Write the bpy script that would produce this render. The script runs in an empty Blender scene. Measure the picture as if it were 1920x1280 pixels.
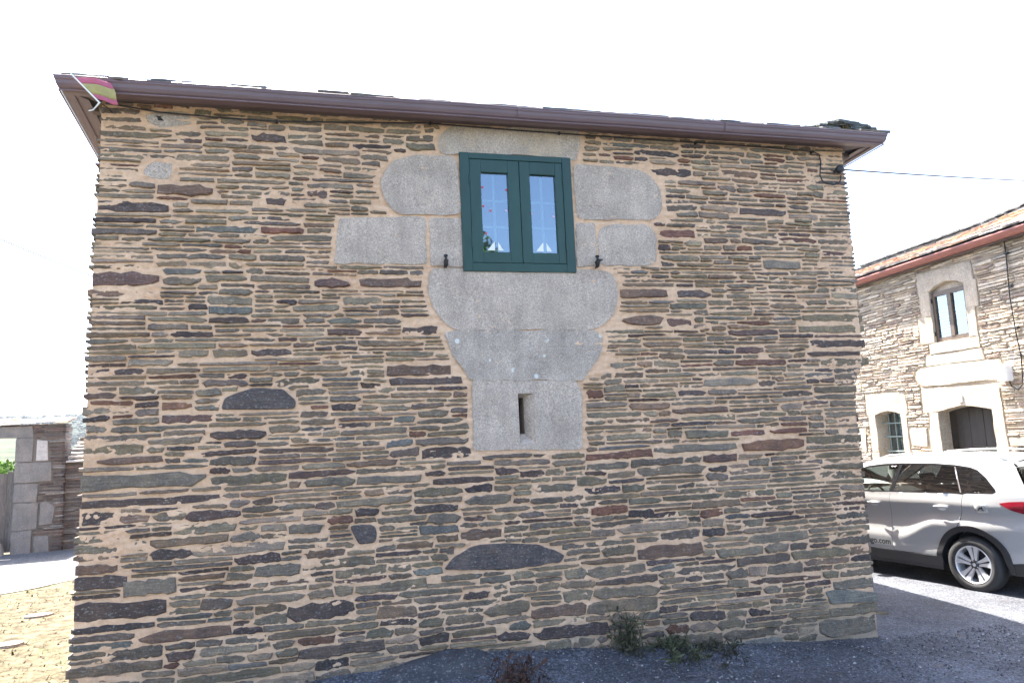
import bpy, bmesh, math, random
import numpy as np
from mathutils import Vector, Matrix, noise as mnoise
from mathutils.geometry import delaunay_2d_cdt

random.seed(7)
RNG = np.random.default_rng(7)
SC = bpy.context.scene
COL = SC.collection
PI = math.pi

# ------------------------------------------------------------------ camera
EYE = 2.05
FL = 1370.0                                   # focal length in photograph pixels (1920 wide)
PITCH, ROLL = math.radians(7.55), math.radians(-2.55)
cf = np.array([0, math.cos(PITCH), math.sin(PITCH)])
cu0 = np.array([0, -math.sin(PITCH), math.cos(PITCH)])
cr0 = np.array([1.0, 0, 0])
cr = cr0 * math.cos(ROLL) + cu0 * math.sin(ROLL)
cu = -cr0 * math.sin(ROLL) + cu0 * math.cos(ROLL)
CAM = np.array([0, 0, EYE])
cam_data = bpy.data.cameras.new('camera')
cam_data.sensor_width = 36.0
cam_data.lens = 36.0 * FL / 1920.0
cam_data.clip_start = 0.05
cam_data.clip_end = 9000
cam = bpy.data.objects.new('camera', cam_data)
COL.objects.link(cam)
cam.matrix_world = Matrix(((cr[0], cu[0], -cf[0], 0), (cr[1], cu[1], -cf[1], 0), (cr[2], cu[2], -cf[2], EYE), (0, 0, 0, 1)))
SC.camera = cam

# ------------------------------------------------------------------ sky, sun, exposure
SUN_EL, SUN_AZ = math.radians(59), math.radians(-34)      # azimuth from +Y, clockwise positive
SKY_STRENGTH, SUN_STRENGTH, EXPOSURE = 0.13, 5.0, 2.75
world = bpy.data.worlds.new('World')
SC.world = world
world.use_nodes = True
wn = world.node_tree
wn.nodes.clear()
sky = wn.nodes.new('ShaderNodeTexSky')
sky.sky_type = 'NISHITA'
sky.sun_disc = False
sky.sun_elevation = SUN_EL
sky.sun_rotation = SUN_AZ
sky.air_density = 0.8
sky.dust_density = 2.4
sky.ozone_density = 0.8
bg = wn.nodes.new('ShaderNodeBackground')
bg.inputs[1].default_value = SKY_STRENGTH
wo = wn.nodes.new('ShaderNodeOutputWorld')
wn.links.new(sky.outputs[0], bg.inputs[0])
wn.links.new(bg.outputs[0], wo.inputs[0])
sun_l = bpy.data.lights.new('sun', 'SUN')
sun_l.energy = SUN_STRENGTH
sun_l.angle = math.radians(0.53)
sun_l.color = (1.0, 0.95, 0.87)
sun = bpy.data.objects.new('sun', sun_l)
COL.objects.link(sun)
sd = Vector((math.sin(SUN_AZ) * math.cos(SUN_EL), math.cos(SUN_AZ) * math.cos(SUN_EL), math.sin(SUN_EL)))
sun.rotation_euler = sd.to_track_quat('Z', 'Y').to_euler()
sun.location = (-20, 20, 40)
SC.view_settings.view_transform = 'Standard'
SC.view_settings.look = 'None'
SC.view_settings.gamma = 1
SC.view_settings.exposure = EXPOSURE
SC.view_settings.use_curve_mapping = False
SC.cycles.max_bounces = 8
SC.cycles.transparent_max_bounces = 12

# ------------------------------------------------------------------ frames
WA = math.radians(14.4)                       # the house front
HO = (3.32369753, 7.21785483)
FA = math.radians(-78.1)                      # the facade across the street
FO = (7.001, 11.902)
RA = math.radians(18.0)                       # the ruined wall
RO_ = (-11.04, 16.40)
CA = math.radians(115.5)                      # the car
CO = (5.45 + 0.80, 9.10 + 0.385)


def to_local(x, y, o, a):
    dx, dy = x - o[0], y - o[1]
    return dx * math.cos(a) + dy * math.sin(a), -dx * math.sin(a) + dy * math.cos(a)


def to_world(x, y, o, a):
    return o[0] + x * math.cos(a) - y * math.sin(a), o[1] + x * math.sin(a) + y * math.cos(a)


def HW(px, py, off=0.0):
    """photograph pixel -> (u, z) on the vertical plane of the house front"""
    d = cr * (px - 960) / FL - cu * (py - 640) / FL + cf
    n = np.array([-math.sin(WA), math.cos(WA), 0])
    o = np.array([HO[0], HO[1], 0]) - n * off
    p = CAM + d * ((o - CAM) @ n) / (d @ n)
    q = p - o
    return float(q[0] * math.cos(WA) + q[1] * math.sin(WA)), float(p[2])


# ------------------------------------------------------------------ materials
def nodes_of(name):
    m = bpy.data.materials.new(name)
    m.use_nodes = True
    nt = m.node_tree
    b = nt.nodes['Principled BSDF']
    return m, nt, b


def N(nt, kind, **kw):
    n = nt.nodes.new(kind)
    for k, v in kw.items():
        if k in n.inputs:
            n.inputs[k].default_value = v
        else:
            setattr(n, k, v)
    return n


def noise_tex(nt, vec, scale, detail=4, rough=0.55, mapping=None):
    if mapping is not None:
        mp = N(nt, 'ShaderNodeMapping')
        mp.inputs['Scale'].default_value = mapping
        nt.links.new(vec, mp.inputs['Vector'])
        vec = mp.outputs[0]
    n = N(nt, 'ShaderNodeTexNoise', Scale=scale, Detail=detail, Roughness=rough)
    nt.links.new(vec, n.inputs['Vector'])
    return n.outputs['Fac']


def ramp(nt, fac, stops):
    r = N(nt, 'ShaderNodeValToRGB')
    e = r.color_ramp.elements
    while len(e) < len(stops):
        e.new(0.5)
    for k, (p, c) in enumerate(stops):
        e[k].position = p
        e[k].color = (c, c, c, 1) if isinstance(c, (int, float)) else (*c, 1)
    nt.links.new(fac, r.inputs[0])
    return r.outputs[0]


def mix(nt, a, b, fac, mode='MIX'):
    m = N(nt, 'ShaderNodeMix', data_type='RGBA', blend_type=mode)
    for idx, v in ((6, a), (7, b)):
        if isinstance(v, tuple):
            m.inputs[idx].default_value = (*v, 1)
        elif isinstance(v, (int, float)):
            m.inputs[idx].default_value = (v, v, v, 1)
        else:
            nt.links.new(v, m.inputs[idx])
    if isinstance(fac, (int, float)):
        m.inputs[0].default_value = fac
    else:
        nt.links.new(fac, m.inputs[0])
    return m.outputs[2]


def bump(nt, b, h, dist, strength=1.0):
    n = N(nt, 'ShaderNodeBump', Strength=strength, Distance=dist)
    nt.links.new(h, n.inputs['Height'])
    nt.links.new(n.outputs[0], b.inputs['Normal'])


def coords(nt):
    return N(nt, 'ShaderNodeTexCoord').outputs['Object']


def slate_material(name, lichen=0.5, gain=1.0, vscale=1.0):
    m, nt, b = nodes_of(name)
    v = coords(nt)
    at = N(nt, 'ShaderNodeAttribute', attribute_name='col')
    streak = noise_tex(nt, v, 1.0 * vscale, 6, 0.65, (5, 5, 75))
    fine = noise_tex(nt, v, 70 * vscale, 5, 0.7)
    big = noise_tex(nt, v, 7 * vscale, 4, 0.6)
    c = mix(nt, at.outputs['Color'], ramp(nt, streak, [(0.25, 0.45), (0.75, 1.6)]), 0.75, 'MULTIPLY')
    c = mix(nt, c, ramp(nt, big, [(0.3, (0.62, 0.62, 0.68)), (0.7, (1.42, 1.32, 1.15))]), 0.9, 'MULTIPLY')
    c = mix(nt, c, ramp(nt, fine, [(0.25, 0.5), (0.75, 1.5)]), 0.8, 'MULTIPLY')
    rust = ramp(nt, noise_tex(nt, v, 4.2 * vscale, 5, 0.7, (1, 1, 3)), [(0.60, 0.0), (0.72, 1.0)])
    c = mix(nt, c, (0.17, 0.085, 0.045), mixf(nt, rust, 0.35))
    lic = ramp(nt, noise_tex(nt, v, 38 * vscale, 6, 0.75, (1, 1, 1.8)), [(0.55, 0.0), (0.66, 1.0)])
    c = mix(nt, c, (0.40, 0.385, 0.345), mixf(nt, lic, lichen))
    nt.links.new(c, b.inputs['Base Color'])
    b.inputs['Roughness'].default_value = 0.78
    h = mix(nt, streak, fine, 0.4)
    bump(nt, b, h, 0.014, 0.9)
    return m


def mixf(nt, a, k):
    n = N(nt, 'ShaderNodeMath', operation='MULTIPLY')
    nt.links.new(a, n.inputs[0])
    n.inputs[1].default_value = k
    return n.outputs[0]


def mortar_material(name, base, dark, low=None):
    m, nt, b = nodes_of(name)
    v = coords(nt)
    big = noise_tex(nt, v, 2.2, 4, 0.6)
    fine = noise_tex(nt, v, 160, 4, 0.75)
    mid = noise_tex(nt, v, 19, 5, 0.7)
    c = mix(nt, base, dark, ramp(nt, big, [(0.35, 0.0), (0.7, 1.0)]))
    c = mix(nt, c, ramp(nt, mid, [(0.25, 0.72), (0.7, 1.12)]), 0.9, 'MULTIPLY')
    c = mix(nt, c, ramp(nt, fine, [(0.25, 0.75), (0.75, 1.2)]), 0.8, 'MULTIPLY')
    if low:
        # weathered, mossy footing where rain splashes off the ground
        sep = N(nt, 'ShaderNodeSeparateXYZ')
        nt.links.new(v, sep.inputs[0])
        ad = N(nt, 'ShaderNodeMath', operation='ADD')
        nt.links.new(sep.outputs[2], ad.inputs[0])
        nt.links.new(mixf(nt, big, 0.9), ad.inputs[1])
        f = ramp(nt, ad.outputs[0], [(0.55, 1.0), (1.0, 0.0)])
        c = mix(nt, c, low, mixf(nt, f, 0.8))
    nt.links.new(c, b.inputs['Base Color'])
    b.inputs['Roughness'].default_value = 0.93
    bump(nt, b, mix(nt, mid, fine, 0.5), 0.01, 0.8)
    return m


def granite_material(name, base, spots=0.0, warm=0.0):
    m, nt, b = nodes_of(name)
    v = coords(nt)
    g1 = noise_tex(nt, v, 130, 3, 0.8)
    g2 = noise_tex(nt, v, 60, 5, 0.7)
    big = noise_tex(nt, v, 3.5, 5, 0.6)
    c = mix(nt, base, tuple(x * 0.72 for x in base), ramp(nt, big, [(0.35, 0.0), (0.68, 1.0)]))
    c = mix(nt, c, ramp(nt, g1, [(0.32, 0.42), (0.48, 0.95), (0.7, 1.5)]), 0.85, 'MULTIPLY')
    c = mix(nt, c, ramp(nt, g2, [(0.3, 0.68), (0.7, 1.35)]), 0.9, 'MULTIPLY')
    drip = noise_tex(nt, v, 1.0, 5, 0.65, (14, 14, 1.6))
    c = mix(nt, c, ramp(nt, drip, [(0.35, 0.74), (0.6, 1.1)]), 0.35, 'MULTIPLY')
    pit = ramp(nt, noise_tex(nt, v, 9, 6, 0.7), [(0.60, 0.0), (0.75, 1.0)])
    c = mix(nt, c, (0.20, 0.17, 0.13), mixf(nt, pit, 0.5))
    if warm:
        w = ramp(nt, noise_tex(nt, v, 2.1, 5, 0.7), [(0.5, 0.0), (0.68, 1.0)])
        c = mix(nt, c, (0.50, 0.36, 0.22), mixf(nt, w, warm))
    if spots:
        vo = N(nt, 'ShaderNodeTexVoronoi', Scale=7.5, Randomness=1.0)
        nt.links.new(v, vo.inputs['Vector'])
        wob = mix(nt, vo.outputs['Distance'], g2, 0.14)
        s = ramp(nt, wob, [(0.19, 1.0), (0.215, 0.0)])
        rnd = ramp(nt, noise_tex(nt, v, 4.6, 2), [(0.44, 0.0), (0.50, 1.0)])
        c = mix(nt, c, (0.62, 0.62, 0.56), mixf(nt, mix(nt, 0.0, s, rnd), spots))
    nt.links.new(c, b.inputs['Base Color'])
    b.inputs['Roughness'].default_value = 0.85
    bump(nt, b, mix(nt, mix(nt, g1, g2, 0.5), noise_tex(nt, v, 16, 5, 0.6), 0.5), 0.016, 0.9)
    return m


def plain_material(name, base, rough=0.6, metal=0.0, spec=0.5, wear=0.12, scale=25, bumpd=0.0, stretch=None, coat=0.0):
    m, nt, b = nodes_of(name)
    v = coords(nt)
    n1 = noise_tex(nt, v, scale, 5, 0.65, stretch)
    n2 = noise_tex(nt, v, scale * 0.12, 4, 0.6, stretch)
    c = mix(nt, base, ramp(nt, n1, [(0.3, 1 - wear * 1.5), (0.7, 1 + wear)]), 1.0, 'MULTIPLY')
    c = mix(nt, c, ramp(nt, n2, [(0.3, 1 - wear), (0.7, 1 + wear)]), 1.0, 'MULTIPLY')
    nt.links.new(c, b.inputs['Base Color'])
    b.inputs['Roughness'].default_value = rough
    b.inputs['Metallic'].default_value = metal
    b.inputs['Specular IOR Level'].default_value = spec
    b.inputs['Coat Weight'].default_value = coat
    b.inputs['Coat Roughness'].default_value = 0.06
    if bumpd:
        bump(nt, b, n1, bumpd, 0.8)
    return m


def glass_material(name, tint, opacity, rough=0.02, gain=1.6, gloss=(1, 1, 1)):
    """thin pane: Fresnel mirror over a tinted clear sheet"""
    m = bpy.data.materials.new(name)
    m.use_nodes = True
    nt = m.node_tree
    nt.nodes.clear()
    out = N(nt, 'ShaderNodeOutputMaterial')
    tr = N(nt, 'ShaderNodeBsdfTransparent')
    tr.inputs[0].default_value = (*tint, 1)
    gl = N(nt, 'ShaderNodeBsdfGlossy', Roughness=rough)
    gl.inputs[0].default_value = (*gloss, 1)
    df = N(nt, 'ShaderNodeBsdfDiffuse')
    df.inputs[0].default_value = (0.02, 0.02, 0.022, 1)
    fr = N(nt, 'ShaderNodeFresnel', IOR=1.6)
    mul = N(nt, 'ShaderNodeMath', operation='MULTIPLY', use_clamp=True)
    mul.inputs[1].default_value = gain      # several faces of a double pane reflect
    nt.links.new(fr.outputs[0], mul.inputs[0])
    m1 = N(nt, 'ShaderNodeMixShader')
    m1.inputs[0].default_value = opacity
    nt.links.new(tr.outputs[0], m1.inputs[1])
    nt.links.new(df.outputs[0], m1.inputs[2])
    m2 = N(nt, 'ShaderNodeMixShader')
    nt.links.new(mul.outputs[0], m2.inputs[0])
    nt.links.new(m1.outputs[0], m2.inputs[1])
    nt.links.new(gl.outputs[0], m2.inputs[2])
    nt.links.new(m2.outputs[0], out.inputs[0])
    return m


def leaf_material(name, a, bcol, scale=3.0):
    m, nt, b = nodes_of(name)
    v = coords(nt)
    at = N(nt, 'ShaderNodeAttribute', attribute_name='col')
    n = noise_tex(nt, v, scale, 3)
    c = mix(nt, a, bcol, ramp(nt, n, [(0.35, 0.0), (0.65, 1.0)]))
    c = mix(nt, c, at.outputs['Color'], 1.0, 'MULTIPLY')
    nt.links.new(c, b.inputs['Base Color'])
    b.inputs['Roughness'].default_value = 0.8
    b.inputs['Specular IOR Level'].default_value = 0.1
    b.inputs['Transmission Weight'].default_value = 0.0
    b.inputs['Subsurface Weight'].default_value = 0.0
    return m


def asphalt_material(name, base, patch, straw=0.0):
    m, nt, b = nodes_of(name)
    v = coords(nt)
    vo = N(nt, 'ShaderNodeTexVoronoi', Scale=75, Randomness=1.0)
    nt.links.new(v, vo.inputs['Vector'])
    vo2 = N(nt, 'ShaderNodeTexVoronoi', Scale=34, Randomness=1.0)
    nt.links.new(v, vo2.inputs['Vector'])
    big = noise_tex(nt, v, 0.9, 6, 0.65)
    mid = noise_tex(nt, v, 9, 5, 0.7)
    c = mix(nt, base, patch, ramp(nt, big, [(0.38, 0.0), (0.62, 1.0)]))
    chips = ramp(nt, vo.outputs['Color'], [(0.15, 0.45), (0.6, 1.0), (0.93, 2.4)])
    c = mix(nt, c, chips, 0.85, 'MULTIPLY')
    c = mix(nt, c, ramp(nt, mid, [(0.3, 0.65), (0.7, 1.3)]), 0.8, 'MULTIPLY')
    if straw:
        s = ramp(nt, noise_tex(nt, v, 6, 6, 0.75, (1, 1, 1)), [(0.58, 0.0), (0.68, 1.0)])
        c = mix(nt, c, (0.13, 0.085, 0.05), mixf(nt, s, straw))
    nt.links.new(c, b.inputs['Base Color'])
    b.inputs['Roughness'].default_value = 0.85
    h = mix(nt, vo.outputs['Distance'], vo2.outputs['Distance'], 0.45)
    bump(nt, b, h, 0.012, 1.0)
    return m


def verge_material(name):
    m, nt, b = nodes_of(name)
    v = coords(nt)
    big = noise_tex(nt, v, 0.8, 5, 0.65)
    mid = noise_tex(nt, v, 6, 6, 0.7)
    fine = noise_tex(nt, v, 60, 5, 0.75, (1, 2.4, 1))
    c = mix(nt, (0.175, 0.155, 0.100), (0.050, 0.040, 0.027), ramp(nt, mid, [(0.35, 0.0), (0.65, 1.0)]))
    c = mix(nt, c, (0.12, 0.17, 0.06), mixf(nt, ramp(nt, big, [(0.6, 0.0), (0.72, 1.0)]), 0.6))
    c = mix(nt, c, ramp(nt, fine, [(0.25, 0.55), (0.75, 1.35)]), 0.9, 'MULTIPLY')
    nt.links.new(c, b.inputs['Base Color'])
    b.inputs['Roughness'].default_value = 0.95
    b.inputs['Specular IOR Level'].default_value = 0.08
    bump(nt, b, mix(nt, mid, fine, 0.6), 0.02, 0.8)
    return m


M = {}
M['slate'] = slate_material('slate_stone', 0.5)
M['mortar'] = mortar_material('tan_mortar', (0.74, 0.49, 0.31), (0.62, 0.385, 0.235), low=(0.20, 0.17, 0.13))
M['slate_far'] = slate_material('weathered_slate', 0.3, vscale=0.8)
M['mortar_far'] = mortar_material('pale_mortar', (0.50, 0.42, 0.31), (0.42, 0.33, 0.23))
M['ruin_mortar'] = mortar_material('dark_joint_earth', (0.21, 0.18, 0.15), (0.15, 0.125, 0.10))
M['granite'] = granite_material('grey_granite', (0.50, 0.40, 0.315))
M['granite_spots'] = granite_material('lichen_spotted_granite', (0.46, 0.375, 0.30), spots=0.9)
M['granite_warm'] = granite_material('iron_stained_granite', (0.49, 0.39, 0.30), warm=0.6)
M['granite_far'] = granite_material('pale_granite', (0.50, 0.425, 0.33), warm=0.35)
M['granite_ruin'] = granite_material('old_grey_granite', (0.235, 0.21, 0.185), warm=0.15)
M['green'] = plain_material('dark_green_window_paint', (0.007, 0.042, 0.031), 0.42, wear=0.12, scale=14, stretch=(1, 1, 0.25))
M['muntin'] = plain_material('grey_green_inner_bars', (0.16, 0.30, 0.30), 0.5)
M['black_iron'] = plain_material('black_iron', (0.02, 0.02, 0.022), 0.55)
M['black_rubber'] = plain_material('black_cable_rubber', (0.018, 0.018, 0.02), 0.6)
M['gutter'] = plain_material('purple_brown_gutter', (0.135, 0.085, 0.088), 0.38, wear=0.1, scale=8, stretch=(0.3, 1, 1))
M['gutter_edge'] = plain_material('gutter_bead', (0.17, 0.115, 0.12), 0.35, wear=0.1)
M['soffit'] = plain_material('brown_soffit_board', (0.11, 0.078, 0.072), 0.7, wear=0.2, scale=9, stretch=(0.2, 1, 1))
M['gutter_red'] = plain_material('red_brown_gutter', (0.27, 0.095, 0.07), 0.4, wear=0.1, scale=8)
M['dark'] = plain_material('dark_interior', (0.03, 0.028, 0.026), 0.9)
M['pane'] = glass_material('window_glass', (0.8, 0.85, 0.85), 0.15, gain=4.2, gloss=(.72, .88, 1.0))
M['sail'] = plain_material('white_paper_sticker', (0.72, 0.72, 0.66), 0.7, wear=0.04)
M['red'] = plain_material('red_sticker', (0.62, 0.05, 0.06), 0.5, wear=0.05)
M['pink'] = plain_material('pale_pink_sticker', (0.70, 0.45, 0.55), 0.5, wear=0.05)
M['roof_slate'] = slate_material('roof_slate', 0.6, vscale=0.9)
M['moss'] = leaf_material('moss_cushion', (0.05, 0.065, 0.025), (0.08, 0.07, 0.04))
M['asphalt'] = asphalt_material('dark_worn_asphalt', (0.080, 0.085, 0.100), (0.042, 0.044, 0.052), straw=0.45)
M['road'] = asphalt_material('grey_road_asphalt', (0.125, 0.124, 0.122), (0.10, 0.10, 0.10))
M['verge'] = verge_material('dry_verge_earth')
M['straw'] = leaf_material('dry_straw', (0.17, 0.135, 0.07), (0.11, 0.082, 0.042), 4)
M['leaf'] = leaf_material('green_leaves', (0.055, 0.12, 0.03), (0.09, 0.15, 0.035))
M['bark'] = plain_material('tree_bark', (0.12, 0.09, 0.07), 0.9, bumpd=0.02)
M['oldwood'] = plain_material('weathered_grey_planks', (0.17, 0.14, 0.115), 0.85, wear=0.35, scale=14, bumpd=0.008, stretch=(6, 6, 0.5))
M['doorwood'] = plain_material('dark_door_planks', (0.03, 0.024, 0.02), 0.6, wear=0.3, scale=14, bumpd=0.006, stretch=(6, 6, 0.5))
M['brownwood'] = plain_material('brown_window_wood', (0.12, 0.085, 0.06), 0.5, wear=0.2, scale=12)
M['plaster'] = plain_material('old_white_plaster', (0.50, 0.45, 0.40), 0.9, wear=0.15, bumpd=0.01)
M['white_plastic'] = plain_material('white_meter_box', (0.78, 0.76, 0.74), 0.45, wear=0.04)
M['blue_paint'] = plain_material('blue_numeral', (0.05, 0.09, 0.35), 0.5)
M['iron_green'] = plain_material('grey_green_window_bar', (0.22, 0.28, 0.26), 0.5)
M['shutter'] = plain_material('pale_blind_slat', (0.62, 0.60, 0.56), 0.6)
M['hill'] = plain_material('valley_fields', (0.045, 0.055, 0.022), 0.95, spec=0.05, wear=0.45, scale=0.04)


# ------------------------------------------------------------------ object helpers
def tag(o, label=None, cat=None, group=None, kind=None):
    if label:
        o['label'] = label
    if cat:
        o['category'] = cat
    if group:
        o['group'] = group
    if kind:
        o['kind'] = kind
    return o


def empty(name, loc=(0, 0, 0), rz=0.0):
    o = bpy.data.objects.new(name, None)
    o.empty_display_size = 0.2
    o.location = loc
    o.rotation_euler = (0, 0, rz)
    COL.objects.link(o)
    return o


class MB:
    """collects vertices, faces and one colour per vertex; build() makes ONE mesh object"""

    def __init__(self):
        self.v, self.f, self.c = [], [], []
        self.cur = (1, 1, 1)

    def add(self, verts, faces, col=None):
        n = len(self.v)
        self.v.extend([tuple(p) for p in verts])
        self.f.extend([tuple(i + n for i in f) for f in faces])
        self.c.extend([col or self.cur] * len(verts))
        return self

    def box(self, x0, x1, y0, y1, z0, z1, col=None):
        v = [(x0, y0, z0), (x1, y0, z0), (x1, y1, z0), (x0, y1, z0), (x0, y0, z1), (x1, y0, z1), (x1, y1, z1), (x0, y1, z1)]
        f = [(0, 3, 2, 1), (4, 5, 6, 7), (0, 1, 5, 4), (1, 2, 6, 5), (2, 3, 7, 6), (3, 0, 4, 7)]
        return self.add(v, f, col)

    def tube(self, pts, r, n=6, col=None, cap=True):
        pts = [Vector(p) for p in pts]
        rs = r if isinstance(r, (list, tuple)) else [r] * len(pts)
        vs, fs = [], []
        up = Vector((0.13, 0.21, 0.97))
        for i, p in enumerate(pts):
            t = (pts[min(i + 1, len(pts) - 1)] - pts[max(i - 1, 0)]).normalized()
            a = t.cross(up)
            if a.length < 1e-3:
                a = t.cross(Vector((1, 0, 0)))
            a.normalize()
            b = t.cross(a)
            for k in range(n):
                q = 2 * PI * k / n
                vs.append(p + (a * math.cos(q) + b * math.sin(q)) * rs[i])
        for i in range(len(pts) - 1):
            for k in range(n):
                fs.append((i * n + k, i * n + (k + 1) % n, (i + 1) * n + (k + 1) % n, (i + 1) * n + k))
        if cap:
            fs.append(tuple(range(n))[::-1])
            fs.append(tuple((len(pts) - 1) * n + k for k in range(n)))
        return self.add(vs, fs, col)

    def prism(self, poly, y0, y1, col=None, axes='xz'):
        """closed prism of a polygon given in x,z between depths y0 and y1"""
        n = len(poly)
        if axes == 'xz':
            v = [(p[0], y0, p[1]) for p in poly] + [(p[0], y1, p[1]) for p in poly]
        else:
            v = [(p[0], p[1], y0) for p in poly] + [(p[0], p[1], y1) for p in poly]
        f = [tuple(range(n)), tuple(range(n, 2 * n))[::-1]]
        f += [(i, n + i, n + (i + 1) % n, (i + 1) % n) for i in range(n)]
        return self.add(v, f, col)

    def build(self, name, mat, parent=None, smooth=False, fix=True):
        return mesh_obj(name, self.v, self.f, mat, parent, smooth, self.c, fix)


def mesh_obj(name, verts, faces, mat, parent=None, smooth=False, cols=None, fix=True, link=True):
    me = bpy.data.meshes.new(name)
    me.from_pydata([tuple(map(float, p)) for p in verts], [], faces)
    if fix:
        bm = bmesh.new()
        bm.from_mesh(me)
        bmesh.ops.recalc_face_normals(bm, faces=bm.faces)
        bm.to_mesh(me)
        bm.free()
    if cols is not None and len(cols) == len(me.vertices):
        a = me.color_attributes.new('col', 'FLOAT_COLOR', 'POINT')
        arr = np.ones((len(cols), 4), np.float32)
        arr[:, :3] = np.array(cols, np.float32)
        a.data.foreach_set('color', arr.ravel())
    if mat:
        me.materials.append(mat)
    if smooth:
        me.polygons.foreach_set('use_smooth', [True] * len(me.polygons))
    o = bpy.data.objects.new(name, me)
    if parent:
        o.parent = parent
    COL.objects.link(o)
    return o


def pane_quad(x0, x1, y, z0, z1, name, mat, parent):
    """one clear sheet facing outwards (-y)"""
    return mesh_obj(name, [(x0, y, z0), (x1, y, z0), (x1, y, z1), (x0, y, z1)], [(0, 1, 2, 3)], mat, parent, fix=False)


def in_poly(x, y, poly):
    c = False
    n = len(poly)
    j = n - 1
    for i in range(n):
        xi, yi = poly[i][0], poly[i][1]
        xj, yj = poly[j][0], poly[j][1]
        if (yi > y) != (yj > y) and x < (xj - xi) * (y - yi) / (yj - yi) + xi:
            c = not c
        j = i
    return c


def in_poly_np(X, Y, poly):
    c = np.zeros(X.shape, bool)
    j = len(poly) - 1
    for i in range(len(poly)):
        xi, yi = poly[i][0], poly[i][1]
        xj, yj = poly[j][0], poly[j][1]
        if yi != yj:
            c ^= ((yi > Y) != (yj > Y)) & (X < (xj - xi) * (Y - yi) / (yj - yi) + xi)
        j = i
    return c


def densify(poly, s, closed=True):
    out = []
    n = len(poly)
    for i in range(n if closed else n - 1):
        a, b = poly[i], poly[(i + 1) % n]
        k = max(1, int(round(math.hypot(b[0] - a[0], b[1] - a[1]) / s)))
        for q in range(k):
            out.append((a[0] + (b[0] - a[0]) * q / k, a[1] + (b[1] - a[1]) * q / k))
    if not closed:
        out.append(tuple(poly[-1]))
    return out


def chaikin(poly, it=2):
    for _ in range(it):
        out = []
        n = len(poly)
        for i in range(n):
            a, b = poly[i], poly[(i + 1) % n]
            out.append((a[0] * .75 + b[0] * .25, a[1] * .75 + b[1] * .25))
            out.append((a[0] * .25 + b[0] * .75, a[1] * .25 + b[1] * .75))
        poly = out
    return poly


def soften(poly, r):
    """round the corners by a fixed radius"""
    out = []
    n = len(poly)
    for i in range(n):
        p, a, b = Vector(poly[i]), Vector(poly[i - 1]), Vector(poly[(i + 1) % n])
        da, db = (a - p), (b - p)
        ra, rb = min(r, da.length * .42), min(r, db.length * .42)
        A, B = p + da.normalized() * ra, p + db.normalized() * rb
        for t in (0, .33, .67, 1):
            q = A * (1 - t) ** 2 + p * 2 * t * (1 - t) + B * t * t
            out.append((q.x, q.y))
    return out


def region(outer, holes=(), s=0.1, grid=True):
    """triangulated flat region: returns 2D points and triangles"""
    outer = densify(outer, s)
    holes = [densify(h, s) for h in holes]
    pts, edges = [], []
    for loop in [outer] + holes:
        b = len(pts)
        pts += [Vector(p) for p in loop]
        edges += [(b + i, b + (i + 1) % len(loop)) for i in range(len(loop))]
    if grid:
        x0, x1 = min(p[0] for p in outer), max(p[0] for p in outer)
        y0, y1 = min(p[1] for p in outer), max(p[1] for p in outer)
        gx, gy = np.meshgrid(np.arange(x0 + s / 2, x1, s), np.arange(y0 + s / 2, y1, s))
        gx, gy = gx.ravel(), gy.ravel()
        ok = in_poly_np(gx, gy, outer)
        for h in holes:
            ok &= ~in_poly_np(gx, gy, h)
        gx, gy = gx[ok], gy[ok]
        bp = np.array([p[:] for p in pts])
        for x, y in zip(gx, gy):
            if ((bp[:, 0] - x) ** 2 + (bp[:, 1] - y) ** 2).min() > (0.45 * s) ** 2:
                pts.append(Vector((x, y)))
    r = delaunay_2d_cdt(pts, edges, [], 0, 1e-6)
    V, F = r[0], r[2]
    out = []
    for f in F:
        cx = sum(V[i][0] for i in f) / 3
        cy = sum(V[i][1] for i in f) / 3
        if in_poly(cx, cy, outer) and not any(in_poly(cx, cy, h) for h in holes):
            out.append(tuple(f))
    return [tuple(v) for v in V], out


def fbm(x, y, z, oct=3):
    return mnoise.fractal(Vector((x, y, z)), 1.0, 2.0, oct)


# ------------------------------------------------------------------ colours of the stones
SLATE_TONES = [((0.165, 0.150, 0.112), 28), ((0.150, 0.142, 0.115), 26), ((0.205, 0.185, 0.145), 18), ((0.12, 0.108, 0.092), 12),
               ((0.16, 0.125, 0.09), 9), ((0.085, 0.064, 0.058), 6), ((0.062, 0.052, 0.052), 4), ((0.13, 0.07, 0.05), 3), ((0.125, 0.14, 0.14), 3)]
_tw = np.array([w for _, w in SLATE_TONES], float)
_tw /= _tw.sum()
TONE = {'dark': (0.075, 0.060, 0.056), 'purple': (0.115, 0.075, 0.066), 'brown': (0.12, 0.085, 0.065), 'red': (0.135, 0.07, 0.055),
        'rust': (0.17, 0.10, 0.065), 'grey': (0.145, 0.138, 0.115), 'olive': (0.155, 0.14, 0.095), 'blue': (0.12, 0.135, 0.14), 'light': (0.23, 0.22, 0.19),
        'pale': (0.30, 0.29, 0.26)}


def slate_tone(rng):
    c = np.array(SLATE_TONES[rng.choice(len(SLATE_TONES), p=_tw)][0])
    k = rng.uniform(0.72, 1.2)
    return tuple(c * k * np.array((1.08, .91, .80)) * rng.uniform(0.96, 1.04, 3))


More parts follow.
